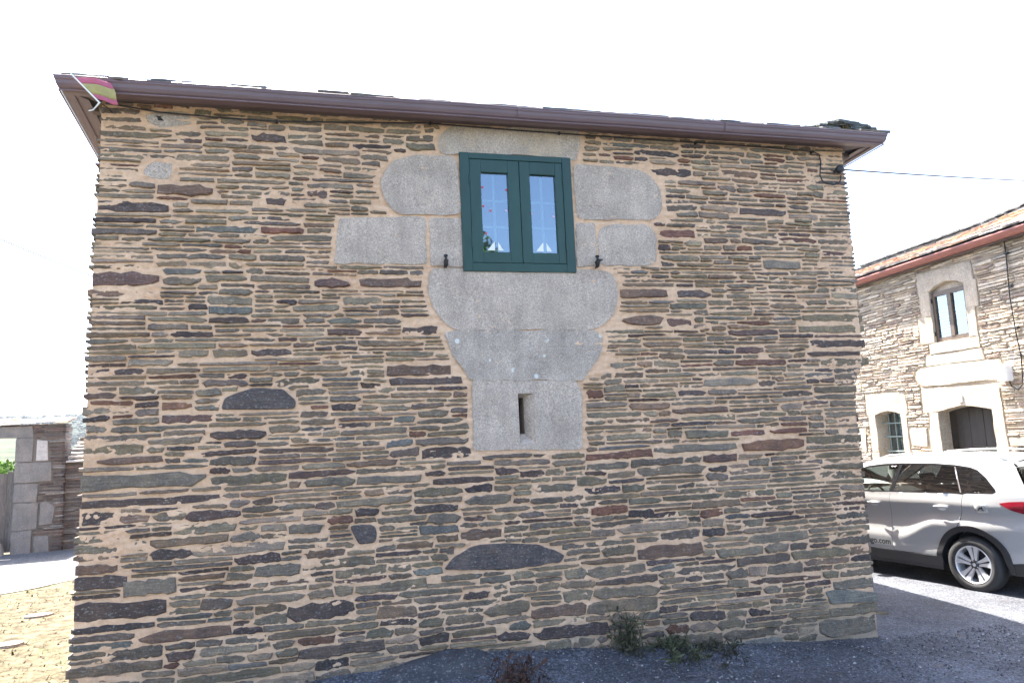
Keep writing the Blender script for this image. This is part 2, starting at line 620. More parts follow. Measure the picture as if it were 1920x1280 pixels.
# ------------------------------------------------------------------ one flat stone as geometry
def stone_geo(top, bot, proud, back, rng, tilt=0.005, inset=0.22):
    """outline from left to right along top and bottom (lists of (u, z)); returns verts, faces"""
    ring = list(top) + list(bot)[::-1]
    n = len(ring)
    cx = sum(p[0] for p in ring) / n
    cz = sum(p[1] for p in ring) / n
    hz = max(p[1] for p in ring) - min(p[1] for p in ring)
    hx = max(p[0] for p in ring) - min(p[0] for p in ring)
    tx, tz = rng.uniform(-tilt, tilt), rng.uniform(-tilt, tilt)
    bev = min(hz * inset, 0.014)
    V = []
    for (x, z) in ring:
        V.append((x, back, z))
    for (x, z) in ring:
        dx, dz = cx - x, cz - z
        V.append((x + np.sign(dx) * min(abs(dx) * .35, bev * .4), -proud * 0.55, z + np.sign(dz) * min(abs(dz) * .3, bev * .12)))
    for (x, z) in ring:
        dx, dz = cx - x, cz - z
        y = -proud + tx * (x - cx) / max(hx, .01) * 2 + tz * (z - cz) / max(hz, .01) * 2 + rng.uniform(-.0015, .0015)
        V.append((x + np.sign(dx) * min(abs(dx) * .5, bev * 1.3), y, z + np.sign(dz) * min(abs(dz) * .6, bev * .7)))
    F = []
    for k in (0, 1):
        for i in range(n):
            j = (i + 1) % n
            F.append((k * n + i, k * n + j, (k + 1) * n + j, (k + 1) * n + i))
    # cap as a strip of quads between top and bottom
    nt = len(top)
    if len(bot) == nt:
        o = 2 * n
        for i in range(nt - 1):
            F.append((o + i, o + i + 1, o + n - 2 - i, o + n - 1 - i))
    else:
        F.append(tuple(range(2 * n, 3 * n)))
    return V, F


def outline(u0, u1, zt0, zt1, hb, rng, n=7, gap=0.006, left_sq=False, right_sq=False):
    """top line from zt0 to zt1, bottom line from function hb(u)"""
    L = u1 - u0
    ts = np.linspace(0, 1, n)
    if n > 3:
        ts[1:-1] += rng.uniform(-.04, .04, n - 2)
    mid = rng.uniform(.35, .65)
    t0 = rng.uniform(0, 1)
    el, er = rng.uniform(.1, 1), rng.uniform(.1, 1)
    if left_sq:
        el = 0.05
    if right_sq:
        er = 0.05
    wave = rng.uniform(0, 6.28)
    amp = rng.uniform(0, .16)
    top, bot = [], []
    for k, t in enumerate(ts):
        u = u0 + L * t
        zt = zt0 + (zt1 - zt0) * t
        zb = hb(u)
        H = max(zt - zb, .008)
        # ends close towards a point on the middle line
        zt -= H * amp * (1 + math.sin(wave + 5 * t)) * .5
        zt += rng.uniform(-.13, .06) * H
        zb += rng.uniform(-.06, .13) * H
        du = 0
        if k == 0:
            f = .12 + .75 * el ** 2.5
            c = zb + H * (mid if el > .3 else .5)
            zt = zt + (c - zt) * f * (1 if el > .15 else .15)
            zb = zb + (c - zb) * f * (1 if el > .15 else .15)
        elif k == n - 1:
            f = .12 + .75 * er ** 2.5
            c = zb + H * (1 - mid if er > .3 else .5)
            zt = zt + (c - zt) * f * (1 if er > .15 else .15)
            zb = zb + (c - zb) * f * (1 if er > .15 else .15)
        elif k == 1 and el > .55:
            zt -= H * .12 * t0 * 2
        elif k == n - 2 and er > .55:
            zt -= H * .12 * (1 - t0) * 2
        top.append((u + rng.uniform(-.004, .004) * (0 < k < n - 1), zt))
        bot.append((u + rng.uniform(-.02, .02) * min(L, .3) * (0 < k < n - 1) + (rng.uniform(-.25, .25) * H if (k in (0, n - 1) and not left_sq and not right_sq) else 0), zb))
    return top, bot


class Courses:
    """dry stone courses laid on a rising skyline; obstacles are already placed blocks"""

    def __init__(self, u0, u1, z0, z1, thick, length, gap, seed, du=0.012, dz=0.006):
        self.u0, self.u1, self.z0, self.z1 = u0, u1, z0, z1
        self.thick, self.length, self.gap = thick, length, gap
        self.du, self.dz = du, dz
        self.nu = int((u1 - u0) / du)
        self.nz = int((z1 - z0) / dz) + 2
        self.occ = np.zeros((self.nu, self.nz), bool)
        self.us = u0 + (np.arange(self.nu) + .5) * du
        self.zs = z0 + (np.arange(self.nz) + .5) * dz
        self.rng = np.random.default_rng(seed)
        self.h = np.full(self.nu, z0)
        self.stones = []

    def block(self, poly, grow=0.010):
        X, Z = np.meshgrid(self.us, self.zs, indexing='ij')
        m = in_poly_np(X, Z, poly)
        k = max(1, int(round(grow / self.dz)))
        mm = m.copy()
        for s in range(1, k + 1):
            mm[:, s:] |= m[:, :-s]
            mm[:, :-s] |= m[:, s:]
        ku = max(1, int(round(grow * 1.3 / self.du)))
        m2 = mm.copy()
        for s in range(1, ku + 1):
            m2[s:, :] |= mm[:-s, :]
            m2[:-s, :] |= mm[s:, :]
        self.occ |= m2

    def run(self, floor=None, edge_l=None, edge_r=None, patch=0.03):
        rng = self.rng
        if floor is not None:
            self.h = np.array([floor(u) for u in self.us])
        el = edge_l or (lambda z: self.u0)
        er = edge_r or (lambda z: self.u1)
        it = 0
        while it < 60000:
            it += 1
            i = int(np.argmin(self.h))
            b = self.h[i]
            if b >= self.z1 - .012:
                break
            ul, ur = el(b), er(b)
            if self.us[i] < ul or self.us[i] > ur:
                self.h[i] += .02
                continue
            zi = int((b - self.z0) / self.dz)
            # blocked cell: climb over the obstacle
            col = self.occ[i, max(zi, 0):zi + 4]
            if col.any():
                k = max(zi, 0)
                while k < self.nz and (self.occ[i, k] or self.occ[i, min(k + 1, self.nz - 1)]) and k < self.nz - 1:
                    k += 1
                self.h[i] = max(self.z0 + (k + .5) * self.dz, b + self.dz)
                continue
            tol = .020
            a = i
            while a > 0 and abs(self.h[a - 1] - b) < tol and self.us[a - 1] >= ul and not self.occ[a - 1, zi:zi + 3].any():
                a -= 1
            c = i
            while c < self.nu - 1 and abs(self.h[c + 1] - b) < tol and self.us[c + 1] <= ur and not self.occ[c + 1, zi:zi + 3].any():
                c += 1
            L = (c - a + 1) * self.du
            nb = []
            if a > 0:
                nb.append(self.h[a - 1])
            if c < self.nu - 1:
                nb.append(self.h[c + 1])
            up = min([q for q in nb if q > b] or [b + .03])
            if L < .115:
                if up - b > .024 and L > .07 and rng.random() < .35:
                    pass
                else:
                    self.h[a:c + 1] = min(up, b + .03) + 1e-4
                    continue
            lmin, lmax = self.length(self.us[i], b)
            l = float(np.exp(rng.uniform(math.log(lmin), math.log(lmax))))
            atl, atr = self.us[a] - ul < self.du * 1.6, ur - self.us[c] < self.du * 1.6
            if atl or atr:
                l = max(l, rng.uniform(.16, .5))
            if L - l < .09:
                l = L
            k = max(3, int(l / self.du))
            if l < L:
                if atl:
                    s = a
                elif atr:
                    s = c + 1 - k
                else:
                    s = a if rng.random() < .5 else c + 1 - k
            else:
                s, k = a, c - a + 1
            e = s + k - 1
            if l < .16 and rng.random() < patch:
                self.h[s:e + 1] = b + .02
                continue
            g = self.gap(b) * rng.uniform(.6, 1.5)
            base = float(self.h[s:e + 1].max())
            t0, t1 = self.thick(self.us[i], b)
            t = float(np.exp(rng.uniform(math.log(t0), math.log(t1))))
            t = min(t, l * .26 + .010)
            # meet the neighbour's top when it is close
            for q in nb:
                if .5 * t < q - base - g < 1.6 * t and rng.random() < .8:
                    t = q - base - g
            j0 = int((base - self.z0) / self.dz) + 1
            j1 = int((base + g + t + .01 - self.z0) / self.dz) + 2
            blk = self.occ[s:e + 1, j0:j1]
            if blk.any():
                first = np.where(blk.any(0))[0][0]
                room = (first + 1) * self.dz
                if room < .03:
                    # let cells under the obstacle climb, keep the rest
                    hit = blk[:, :first + 2].any(1)
                    self.h[s:e + 1][hit] += .012
                    self.h[s:e + 1][~hit] += 0.004
                    continue
                t = min(t, room - g - .004)
                if t < .016:
                    self.h[s:e + 1] += .01
                    continue
            t = min(t, self.z1 - base - g + .01)
            if t < .012:
                self.h[s:e + 1] = base + .02
                continue
            us0, us1 = self.us[s] - self.du / 2, self.us[e] + self.du / 2
            hh = self.h.copy()

            def hb(u, hh=hh, g=g):
                kk = min(max(int((u - self.u0) / self.du), 0), self.nu - 1)
                return hh[kk] + g
            sl = float(np.clip(rng.normal(0, .09), -.2, .2)) * t
            zt0, zt1 = base + g + t - sl, base + g + t + sl
            gu = g * rng.uniform(.5, 1.6)
            lft = us0 + gu * .6
            rgt = us1 - gu * .6
            if atl and s == a:
                lft = el(b) - rng.uniform(-.005, .022)
            if atr and e == c:
                rgt = er(b) + rng.uniform(-.005, .022)
            if rgt - lft > .03:
                n = 6 if rgt - lft < .12 else (10 if rgt - lft < .3 else 14)
                top, bot = outline(lft, rgt, zt0, zt1, hb, rng, n, left_sq=atl and s == a, right_sq=atr and e == c)
                self.stones.append(dict(top=top, bot=bot, area=(rgt - lft) * t, edge=(-1 if atl and s == a else 0) + (1 if atr and e == c else 0),
                                        tone=slate_tone(rng)))
            self.h[s:e + 1] = np.linspace(zt0, zt1, k)
        return self.stones


# ================================================================== GROUND
def bank(u):
    return float(np.interp(u, [-9, -6.8, -5.9, -5.0, -3.9, -3.2, -2.0, -1.4, -.6, 0.1, 0.5], [.02, .10, .20, .25, .31, .27, .15, .11, .04, 0, 0]))


def GH(x, y):
    """height of the ground"""
    u, v = to_local(x, y, HO, WA)
    z = 0.0
    if -9 < u < 1.2 and v < .3:
        z += bank(u) * math.exp(min(v + .05, 0) / .55)
    if -7.4 < u < .8 and v > .3:
        z -= .02
    s = max(0.0, min(1.0, (x - 3.6) / 2.0))
    z -= .04 * s * s * (3 - 2 * s)
    z += .018 * mnoise.noise(Vector((x * .35, y * .35, 3.1))) + .006 * mnoise.noise(Vector((x * 1.7, y * 1.7, 1.1)))
    r = math.hypot(x, y)
    if r > 26:
        t = min((r - 26) / 260, 1)
        z -= 28 * t * t * (3 - 2 * t)
        t = min(max((r - 500) / 1000, 0), 1)
        hill = 98 + 16 * mnoise.noise(Vector((x * .0015, y * .0015, 0))) + 6 * mnoise.noise(Vector((x * .008, y * .008, 5)))
        z += hill * t * t * (3 - 2 * t)
    return z


def GBASE(x, y):
    return GH(x, y) - (.10 if (-25 < x < 19 and -11 < y < 25) else 0)


rs = list(np.arange(0, 26, .5)) + list(26 * 1.07 ** np.arange(0, 72))
na = 144
V, F = [(0, 0, GBASE(0, 0))], []
for r in rs[1:]:
    for k in range(na):
        a = 2 * PI * k / na
        x, y = r * math.cos(a), r * math.sin(a)
        V.append((x, y, GBASE(x, y)))
for k in range(na):
    F.append((0, 1 + k, 1 + (k + 1) % na))
for i in range(len(rs) - 2):
    for k in range(na):
        a, b = 1 + i * na + k, 1 + i * na + (k + 1) % na
        F.append((a, a + na, b + na, b))
me_g = mesh_obj('ground', V, F, M['hill'], smooth=True)
me_g['kind'] = 'structure'


def sheet(name, poly, s, mat, lift, rough=0.0):
    pts, tris = region(poly, (), s)
    v = []
    for (x, y) in pts:
        z = GH(x, y) + lift
        if rough:
            z += rough * mnoise.noise(Vector((x * 5, y * 5, 0))) + rough * .5 * mnoise.noise(Vector((x * 14, y * 14, 2)))
        v.append((x, y, z))
    o = mesh_obj(name, v, tris, mat, smooth=True)
    o['kind'] = 'structure'
    return o


def wavy(poly, s, amp, seed):
    out = []
    for (x, y) in densify(poly, s):
        out.append((x + amp * mnoise.noise(Vector((x * 1.3, y * 1.3, seed))), y + amp * mnoise.noise(Vector((x * 1.3, y * 1.3, seed + 9)))))
    return out


# dry verge left of the house, under everything near
sheet('verge', [(-26, -12), (20, -12), (20, 26), (-26, 26)], .35, M['verge'], .012, .012)
sheet('road', wavy([(-25.5, -2), (-14.5, 3), (-9.4, 9.4), (-8.15, 11.5), (-7.5, 12.8), (-7.0, 15), (-6.5, 22), (-9, 22), (-9.6, 16.9), (-11.4, 16.35), (-16, 14.6), (-25.5, 11)], .25, .10, 1),
      .22, M['road'], .024)
pc = to_world(-6.9, -.05, HO, WA)
sheet('yard', wavy([(pc[0] + .1, pc[1] - .1), (pc[0] + .4, pc[1] - 1.6), (-2.8, 4.4), (-3.2, 2.0), (-3.6, -11.5), (19.5, -11.5), (19.5, 25.5), (2.2, 25.5), (2.2, 12), (3.0, 7.9), (-.5, 7.2), (-3.3, 6.2)], .2, .08, 4),
      .16, M['asphalt'], .028, .006)

# ================================================================== HOUSE
house = empty('stone_house', (HO[0], HO[1], 0), WA)
tag(house, 'narrow coursed slate stone house with tan mortar, green window and brown eaves', 'house')
WT = 4.895                                        # wall top
EL = lambda z: float(np.interp(z, [0, .5, 2.6, 3.5, 4.3, 4.9], [-6.86, -6.84, -6.79, -6.78, -6.755, -6.75]))
ER = lambda z: float(np.interp(z, [0, 2.41, 2.47, 2.6, 3.0, 4.9], [.012, .035, .06, .165, .185, .20]))
WIN = (-3.847, -2.804, 3.513, 4.600)              # outer window frame
SLIT_O = (-3.405, -3.262, 1.995, 2.435)
SLIT_I = (-3.378, -3.332, 2.085, 2.402)


def pxpoly(pts, off=0.0):
    return [HW(x, y, off) for x, y in pts]


GRANITE = [
    ('granite', [(836, 237), (1084, 240), (1090, 262), (1082, 306), (1067, 298), (858, 288), (822, 292), (820, 262)], 'granite_warm', 2),
    ('granite', [(718, 322), (742, 298), (780, 289), (858, 293), (866, 406), (742, 404), (726, 385), (708, 350)], 'granite', 2),
    ('granite', [(636, 409), (798, 408), (801, 496), (626, 495)], 'granite', 1),
    ('granite', [(805, 410), (866, 410), (870, 501), (807, 499)], 'granite', 1),
    ('granite', [(801, 503), (1144, 506), (1162, 545), (1152, 590), (1134, 609), (1108, 620), (846, 620), (812, 588), (800, 545)], 'granite', 2),
    ('granite', [(829, 624), (846, 618), (1116, 617), (1131, 630), (1133, 652), (1094, 715), (880, 715), (848, 668)], 'granite_spots', 1),
    ('granite', [(1071, 306), (1205, 318), (1240, 350), (1243, 396), (1226, 415), (1080, 413)], 'granite', 2),
    ('granite', [(1079, 418), (1116, 419), (1118, 500), (1082, 502)], 'granite', 1),
    ('granite', [(1121, 436), (1137, 421), (1216, 422), (1229, 442), (1231, 498), (1122, 500)], 'granite', 2),
    ('patch', [(268, 318), (285, 304), (322, 306), (328, 326), (312, 336), (272, 333)], 'granite', 1),
    ('patch', [(272, 214), (352, 211), (362, 232), (300, 240), (276, 230)], 'granite', 1),
]
G_SLIT = [(883, 712), (1082, 711), (1092, 742), (1093, 843), (885, 847)]


def block_mesh(poly2, mat, parent, name='granite_block', proud=.014, depth=.12, s=.055, amp=.007, holes=(), it=2, seed=0.0):
    P = soften(poly2, .03 + .06 * (it > 1)) if it else poly2
    P = densify(P, s)
    P = [(x + .013 * mnoise.noise(Vector((x * 8, y * 8, seed))), y + .013 * mnoise.noise(Vector((x * 8, y * 8, seed + 7)))) for x, y in P]
    cx = sum(p[0] for p in P) / len(P)
    cy = sum(p[1] for p in P) / len(P)
    n = len(P)

    def ins(p, d):
        dx, dy = cx - p[0], cy - p[1]
        q = math.hypot(dx, dy) or 1
        return (p[0] + dx / q * d, p[1] + dy / q * d)
    inner = [ins(p, .009) for p in P]
    pts, tris = region(inner, holes, s)
    V = []
    for x, z in pts:
        V.append((x, -proud + amp * fbm(x * 6, z * 6, seed), z))
    idx = {}
    for i, p in enumerate(pts[:len(inner)]):
        idx[i] = i
    # rim rings: match inner boundary by position
    F = list(tris)
    key = {(round(p[0], 5), round(p[1], 5)): i for i, p in enumerate(pts)}
    inner_d = densify(inner, s)
    ids = [key.get((round(p[0], 5), round(p[1], 5))) for p in inner_d]
    if all(i is not None for i in ids):
        m = len(inner_d)
        b = len(V)
        for p in inner_d:
            q = ins(p, -.012)
            V.append((q[0], -proud * .6, q[1]))
        for p in inner_d:
            q = ins(p, -.014)
            V.append((q[0], depth, q[1]))
        for i in range(m):
            j = (i + 1) % m
            F.append((ids[i], ids[j], b + j, b + i))
            F.append((b + i, b + j, b + m + j, b + m + i))
    return V, F


for k, (kind, pts, mat, it) in enumerate(GRANITE):
    P = pxpoly(pts)
    v, f = block_mesh(P, None, None, it=it, seed=k * 3.3, proud=.014 if kind == 'granite' else .008)
    o = mesh_obj('granite_block' if kind == 'granite' else 'granite_patch', v, f, M[mat], house, smooth=False, cols=[(1, 1, 1)] * len(v))
# the block with the splayed arrow slit
P = pxpoly(G_SLIT)
o4, i4 = SLIT_O, SLIT_I
hole = [(o4[0], o4[2]), (o4[1], o4[2]), (o4[1], o4[3]), (o4[0], o4[3])]
v, f = block_mesh(P, None, None, it=1, seed=77.0, holes=[hole])
b = len(v)
hd = hole
ih = [(i4[0], i4[2]), (i4[1], i4[2]), (i4[1], i4[3]), (i4[0], i4[3])]
v += [(x, -.012, z) for x, z in hd] + [(x, .075, z) for x, z in ih] + [(x, .55, z) for x, z in ih]
for q in range(4):
    j = (q + 1) % 4
    f += [(b + q, b + j, b + 4 + j, b + 4 + q), (b + 4 + q, b + 4 + j, b + 8 + j, b + 8 + q)]
f.append((b + 8, b + 9, b + 10, b + 11))
o = mesh_obj('granite_block', v, f, M['granite'], house, cols=[(1, 1, 1)] * len(v))
o['label'] = 'granite block pierced by a narrow splayed slit'

# ---- stones traced from the photograph: left, top, right, bottom in photograph pixels, tone
TRACED = [
    (470, 250, 535, 268, 'dark'), (295, 346, 400, 368, 'brown'), (497, 371, 540, 386, 'dark'), (183, 378, 318, 398, 'dark'), (172, 509, 300, 536, 'purple'),
    (588, 521, 655, 541, 'purple'), (672, 520, 792, 540, 'brown'), (1219, 315, 1296, 331, 'dark'), (1238, 430, 1302, 446, 'red'), (1387, 391, 1474, 405, 'dark'),
    (1162, 542, 1250, 559, 'brown'), (1268, 543, 1332, 558, 'dark'), (392, 594, 466, 607, 'dark'), (303, 753, 360, 768, 'rust'), (303, 775, 400, 793, 'purple'),
    (393, 804, 500, 824, 'dark'), (725, 680, 846, 706, 'brown'), (728, 706, 866, 723, 'dark'), (755, 611, 822, 627, 'dark'), (470, 653, 546, 668, 'dark'),
    (1380, 648, 1431, 663, 'purple'), (1168, 590, 1246, 610, 'brown'), (1250, 595, 1296, 612, 'purple'), (1270, 731, 1325, 742, 'dark'), (1389, 822, 1508, 845, 'rust'),
    (1369, 805, 1433, 817, 'red'), (1442, 802, 1512, 812, 'red'), (1318, 850, 1382, 866, 'purple'), (1260, 762, 1364, 775, 'brown'), (1225, 832, 1380, 847, 'grey'),
    (790, 837, 883, 859, 'dark'), (811, 893, 925, 906, 'dark'), (670, 889, 792, 906, 'grey'), (864, 990, 942, 1011, 'brown'), (540, 1124, 664, 1160, 'dark'),
    (258, 1176, 432, 1200, 'brown'), (1194, 1016, 1316, 1046, 'brown'), (140, 1056, 222, 1076, 'brown'), (138, 1078, 240, 1104, 'dark'), (138, 1122, 314, 1160, 'dark'),
    (150, 885, 388, 916, 'grey'), (150, 931, 414, 948, 'dark'), (152, 958, 222, 984, 'dark'), (1504, 589, 1617, 603, 'olive'), (1496, 609, 1620, 624, 'olive'),
    (1518, 636, 1622, 651, 'dark'), (1512, 658, 1612, 668, 'dark'), (1538, 669, 1630, 686, 'olive'), (1100, 835 + 30, 1180, 880, 'grey'),
    (155, 832, 270, 855, 'olive'), (160, 790 + 6, 205, 812, 'grey'), (180, 855, 305, 870, 'brown'), (480, 1056, 566, 1080, 'grey'), (230, 1085, 330, 1115, 'grey'),
    (1430, 480 + 8, 1500, 506, 'grey'), (870, 1105, 920, 1122, 'dark'), (1405, 1078, 1540, 1092, 'brown'), (1430, 1082 + 14, 1465, 1112, 'grey'), (1560, 1082, 1638, 1104, 'grey'),
    (1535, 1156, 1642, 1190, 'grey'), (870, 985 - 60, 960, 945, 'grey'), (1000, 905, 1080, 922, 'grey'), (1320, 708, 1420, 724, 'light'), (540, 1030 - 50, 610, 1000, 'grey'),
]
HEX = [  # two big stones with outlines of their own
    ([(416, 767), (420, 745), (452, 736), (470, 728), (530, 729), (556, 752), (552, 767)], 'dark'),
    ([(832, 1066), (856, 1040), (878, 1026), (905, 1019), (1005, 1020), (1040, 1030), (1058, 1040), (1050, 1054), (985, 1062), (930, 1068)], 'dark'),
    ([(657, 985), (700, 984), (708, 1000), (704, 1016), (672, 1020)], 'dark'),
    ([(1546, 1110 - 2), (1570, 1104), (1642, 1108), (1644, 1126), (1556, 1132)], 'grey'),
]


def h_thick(u, z):
    k = float(np.interp(z, [0, 1.3, 2.4, 3.6, 4.9], [1.75, 1.3, .95, .80, .88]))
    return .022 * k, .070 * k


def h_len(u, z):
    k = float(np.interp(z, [0, 1.5, 3.0, 4.9], [1.45, 1.2, 1.0, 1.0]))
    return .13 * k, .58 * k


def h_gap(z):
    return float(np.interp(z, [0, 1, 2.5, 4.9], [.0035, .005, .008, .012]))


cw = Courses(-6.95, .30, 0.0, WT, h_thick, h_len, h_gap, 11)
for kind, pts, mat, it in GRANITE:
    cw.block(pxpoly(pts), .014)
cw.block(pxpoly(G_SLIT), .016)
cw.block([(WIN[0], WIN[2]), (WIN[1], WIN[2]), (WIN[1], WIN[3]), (WIN[0], WIN[3])], .012)
traced = []
for (x0, y0, x1, y1, tone) in TRACED:
    ym = (y0 + y1) / 2
    (ua, za), (ub, zb) = HW(x0, ym), HW(x1, ym)
    zt, zl = HW((x0 + x1) / 2, y0)[1], HW((x0 + x1) / 2, y1)[1]
    H = (zt - zl)
    g = .3 * H
    sl = (zb - za) / 2 * .15
    zc = (zt + zl) / 2
    traced.append((ua, ub, zc, H, sl, tone))
    cw.block([(ua, zc - H / 2), (ub, zc - H / 2), (ub, zc + H / 2), (ua, zc + H / 2)], .007)
for pts, tone in HEX:
    cw.block(pxpoly(pts), .008)


def floor_h(u):
    return bank(u) - .06 + .012 * math.sin(u * 9)


stones = cw.run(floor_h, EL, ER)
srng = np.random.default_rng(5)
for (ua, ub, zc, H, sl, tone) in traced:
    c = np.array(TONE[tone]) * np.array((1.08, .92, .82)) * srng.uniform(.85, 1.15)
    lsq, rsq = ua < EL(zc) + .06, ub > ER(zc) - .06
    top, bot = outline(ua, ub, zc + H / 2, zc + H / 2, lambda u, zc=zc, H=H: zc - H / 2, srng, 9, left_sq=lsq, right_sq=rsq)
    stones.append(dict(top=top, bot=bot, area=(ub - ua) * H * 3, edge=-1 if lsq else (1 if rsq else 0), tone=tuple(c)))
stones.sort(key=lambda s: -s['area'])
N_SINGLE = 292
small = MB()
n_single = 0
for k, s in enumerate(stones):
    proud = float(srng.uniform(.008, .026))
    # veiling glare painted into the stone tones: darker at the foot, lighter upwards
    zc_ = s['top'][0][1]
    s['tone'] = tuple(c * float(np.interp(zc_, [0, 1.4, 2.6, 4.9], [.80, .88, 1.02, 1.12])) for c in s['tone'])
    back = .03
    if s['edge']:
        back = .28
        proud = float(srng.uniform(.002, .02))
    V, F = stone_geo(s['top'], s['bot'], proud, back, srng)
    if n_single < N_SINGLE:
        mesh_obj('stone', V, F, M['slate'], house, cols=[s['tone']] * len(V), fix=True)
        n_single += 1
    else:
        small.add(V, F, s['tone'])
for pts, tone in HEX:
    P = pxpoly(pts)
    v, f = block_mesh(P, None, None, it=1, seed=5.0, proud=.022, depth=.03, amp=.006)
    mesh_obj('stone', v, f, M['slate'], house, cols=[TONE[tone]] * len(v))
o = small.build('small_stones', M['slate'], house)
o['kind'] = 'stuff'
print('front stones', len(stones), 'small tris', len(small.f))

# ---- mortar skin between the stones: a rough sheet pressed round them
gu = .0125
us = np.arange(-6.90, .215, gu)
zs = np.arange(-.1, WT + .001, gu)
nu, nz = len(us), len(zs)
Y = np.zeros((nu, nz))
for i, u in enumerate(us):
    for j, z in enumerate(zs):
        Y[i, j] = -.0035 + .010 * mnoise.noise(Vector((u * 9, 3.0, z * 26))) + .007 * mnoise.noise(Vector((u * 30, 8.0, z * 62))) + .006 * mnoise.noise(Vector((u * 3, 0, z * 3)))
V = []
for i, u in enumerate(us):
    for j, z in enumerate(zs):
        l, r = EL(z) + .012, ER(z) - .012
        uu = min(max(u, l), r)
        y = -Y[i, j] if False else Y[i, j]
        if u < l or u > r:
            y = .26
        V.append((uu + (0.004 * mnoise.noise(Vector((4.0, z * 30, 1))) if (u < l or u > r) else 0), y, z))
F = []
for i in range(nu - 1):
    for j in range(nz - 1):
        u, z = us[i] + gu / 2, zs[j] + gu / 2
        if WIN[0] + .03 < u < WIN[1] - .03 and WIN[2] + .03 < z < WIN[3] - .03:
            continue
        if SLIT_O[0] - .02 < u < SLIT_O[1] + .02 and SLIT_O[2] - .02 < z < SLIT_O[3] + .02:
            continue
        if us[i + 1] < EL(z) - .03 or us[i] > ER(z) + .03:
            continue
        a = i * nz + j
        F.append((a, a + nz, a + nz + 1, a + 1))
mesh_obj('mortar', V, F, M['mortar'], house, smooth=True, fix=False)

# ---- the walls behind the skin
DEPTH = 6.4
SL, SR = -.08, .05                               # side walls splay outwards to the back
wallm = MB()
pts, tris = region([(-6.75, -.3), (0.0, -.3), (0.02, 2.4), (.16, 2.6), (.17, WT), (-6.72, WT)],
                   [[(WIN[0] + .08, WIN[2] + .06), (WIN[1] - .08, WIN[2] + .06), (WIN[1] - .08, WIN[3] - .06), (WIN[0] + .08, WIN[3] - .06)],
                    [(o4[0] - .03, o4[2] - .03), (o4[1] + .03, o4[2] - .03), (o4[1] + .03, o4[3] + .03), (o4[0] - .03, o4[3] + .03)]], .6, False)
wallm.add([(x, .045, z) for x, z in pts], tris)
bl, br = -6.76 + SL * DEPTH, .04 + SR * DEPTH
wallm.add([(-6.80, .05, -.3), (-6.74, .05, WT), (bl, DEPTH, -.3), (bl, DEPTH, WT)], [(0, 1, 3, 2)])
wallm.add([(0.0, .05, -.3), (.0, .05, 2.4), (.17, .05, 2.6), (.17, .05, WT), (br - .1, DEPTH, -.3), (br, DEPTH, 2.4), (br + .1, DEPTH, 2.6), (br + .1, DEPTH, WT)],
          [(0, 4, 5, 1), (1, 5, 6, 2), (2, 6, 7, 3)])
wallm.add([(bl, DEPTH, -.3), (br + .1, DEPTH, -.3), (br + .1, DEPTH, WT), (bl, DEPTH, WT)], [(0, 1, 2, 3)])
wallm.build('wall', M['mortar'], house, fix=False)
room = MB()
room.box(-4.3, -2.3, .30, 3.2, 2.9, 4.85)
room.f = [f for k, f in enumerate(room.f) if k != 2]
wo_, hi = (WIN[0] + .08, WIN[1] - .08, WIN[2] + .06, WIN[3] - .06), .30
room.add([(wo_[0], .045, wo_[2]), (wo_[1], .045, wo_[2]), (wo_[1], .045, wo_[3]), (wo_[0], .045, wo_[3]),
          (wo_[0], hi, wo_[2]), (wo_[1], hi, wo_[2]), (wo_[1], hi, wo_[3]), (wo_[0], hi, wo_[3]),
          (-4.3, hi, 2.9), (-2.3, hi, 2.9), (-2.3, hi, 4.85), (-4.3, hi, 4.85)],
         [(0, 1, 5, 4), (1, 2, 6, 5), (2, 3, 7, 6), (3, 0, 4, 7), (4, 5, 9, 8), (5, 6, 10, 9), (6, 7, 11, 10), (7, 4, 8, 11)])
room.build('room', M['dark'], house, fix=False)

# ---- right side wall: coarse courses (the car and facade see it)
side = Courses(0.0, DEPTH, 0.0, WT, lambda u, z: (.04, .09), lambda u, z: (.2, .8), lambda z: .012, 31, du=.03, dz=.01)
srs = side.run(lambda u: -.05)
sm = MB()
ang = math.atan(SR)
for s in srs:
    V, F = stone_geo(s['top'], s['bot'], float(srng.uniform(.01, .03)), .02, srng)
    W = []
    for (x, y, z) in V:
        e0 = ER(min(z, 4.9)) - .03
        W.append((e0 + SR * x - y, .06 + x, z))
    sm.add(W, F, s['tone'])
o = sm.build('side_stones', M['slate'], house)
o['kind'] = 'stuff'

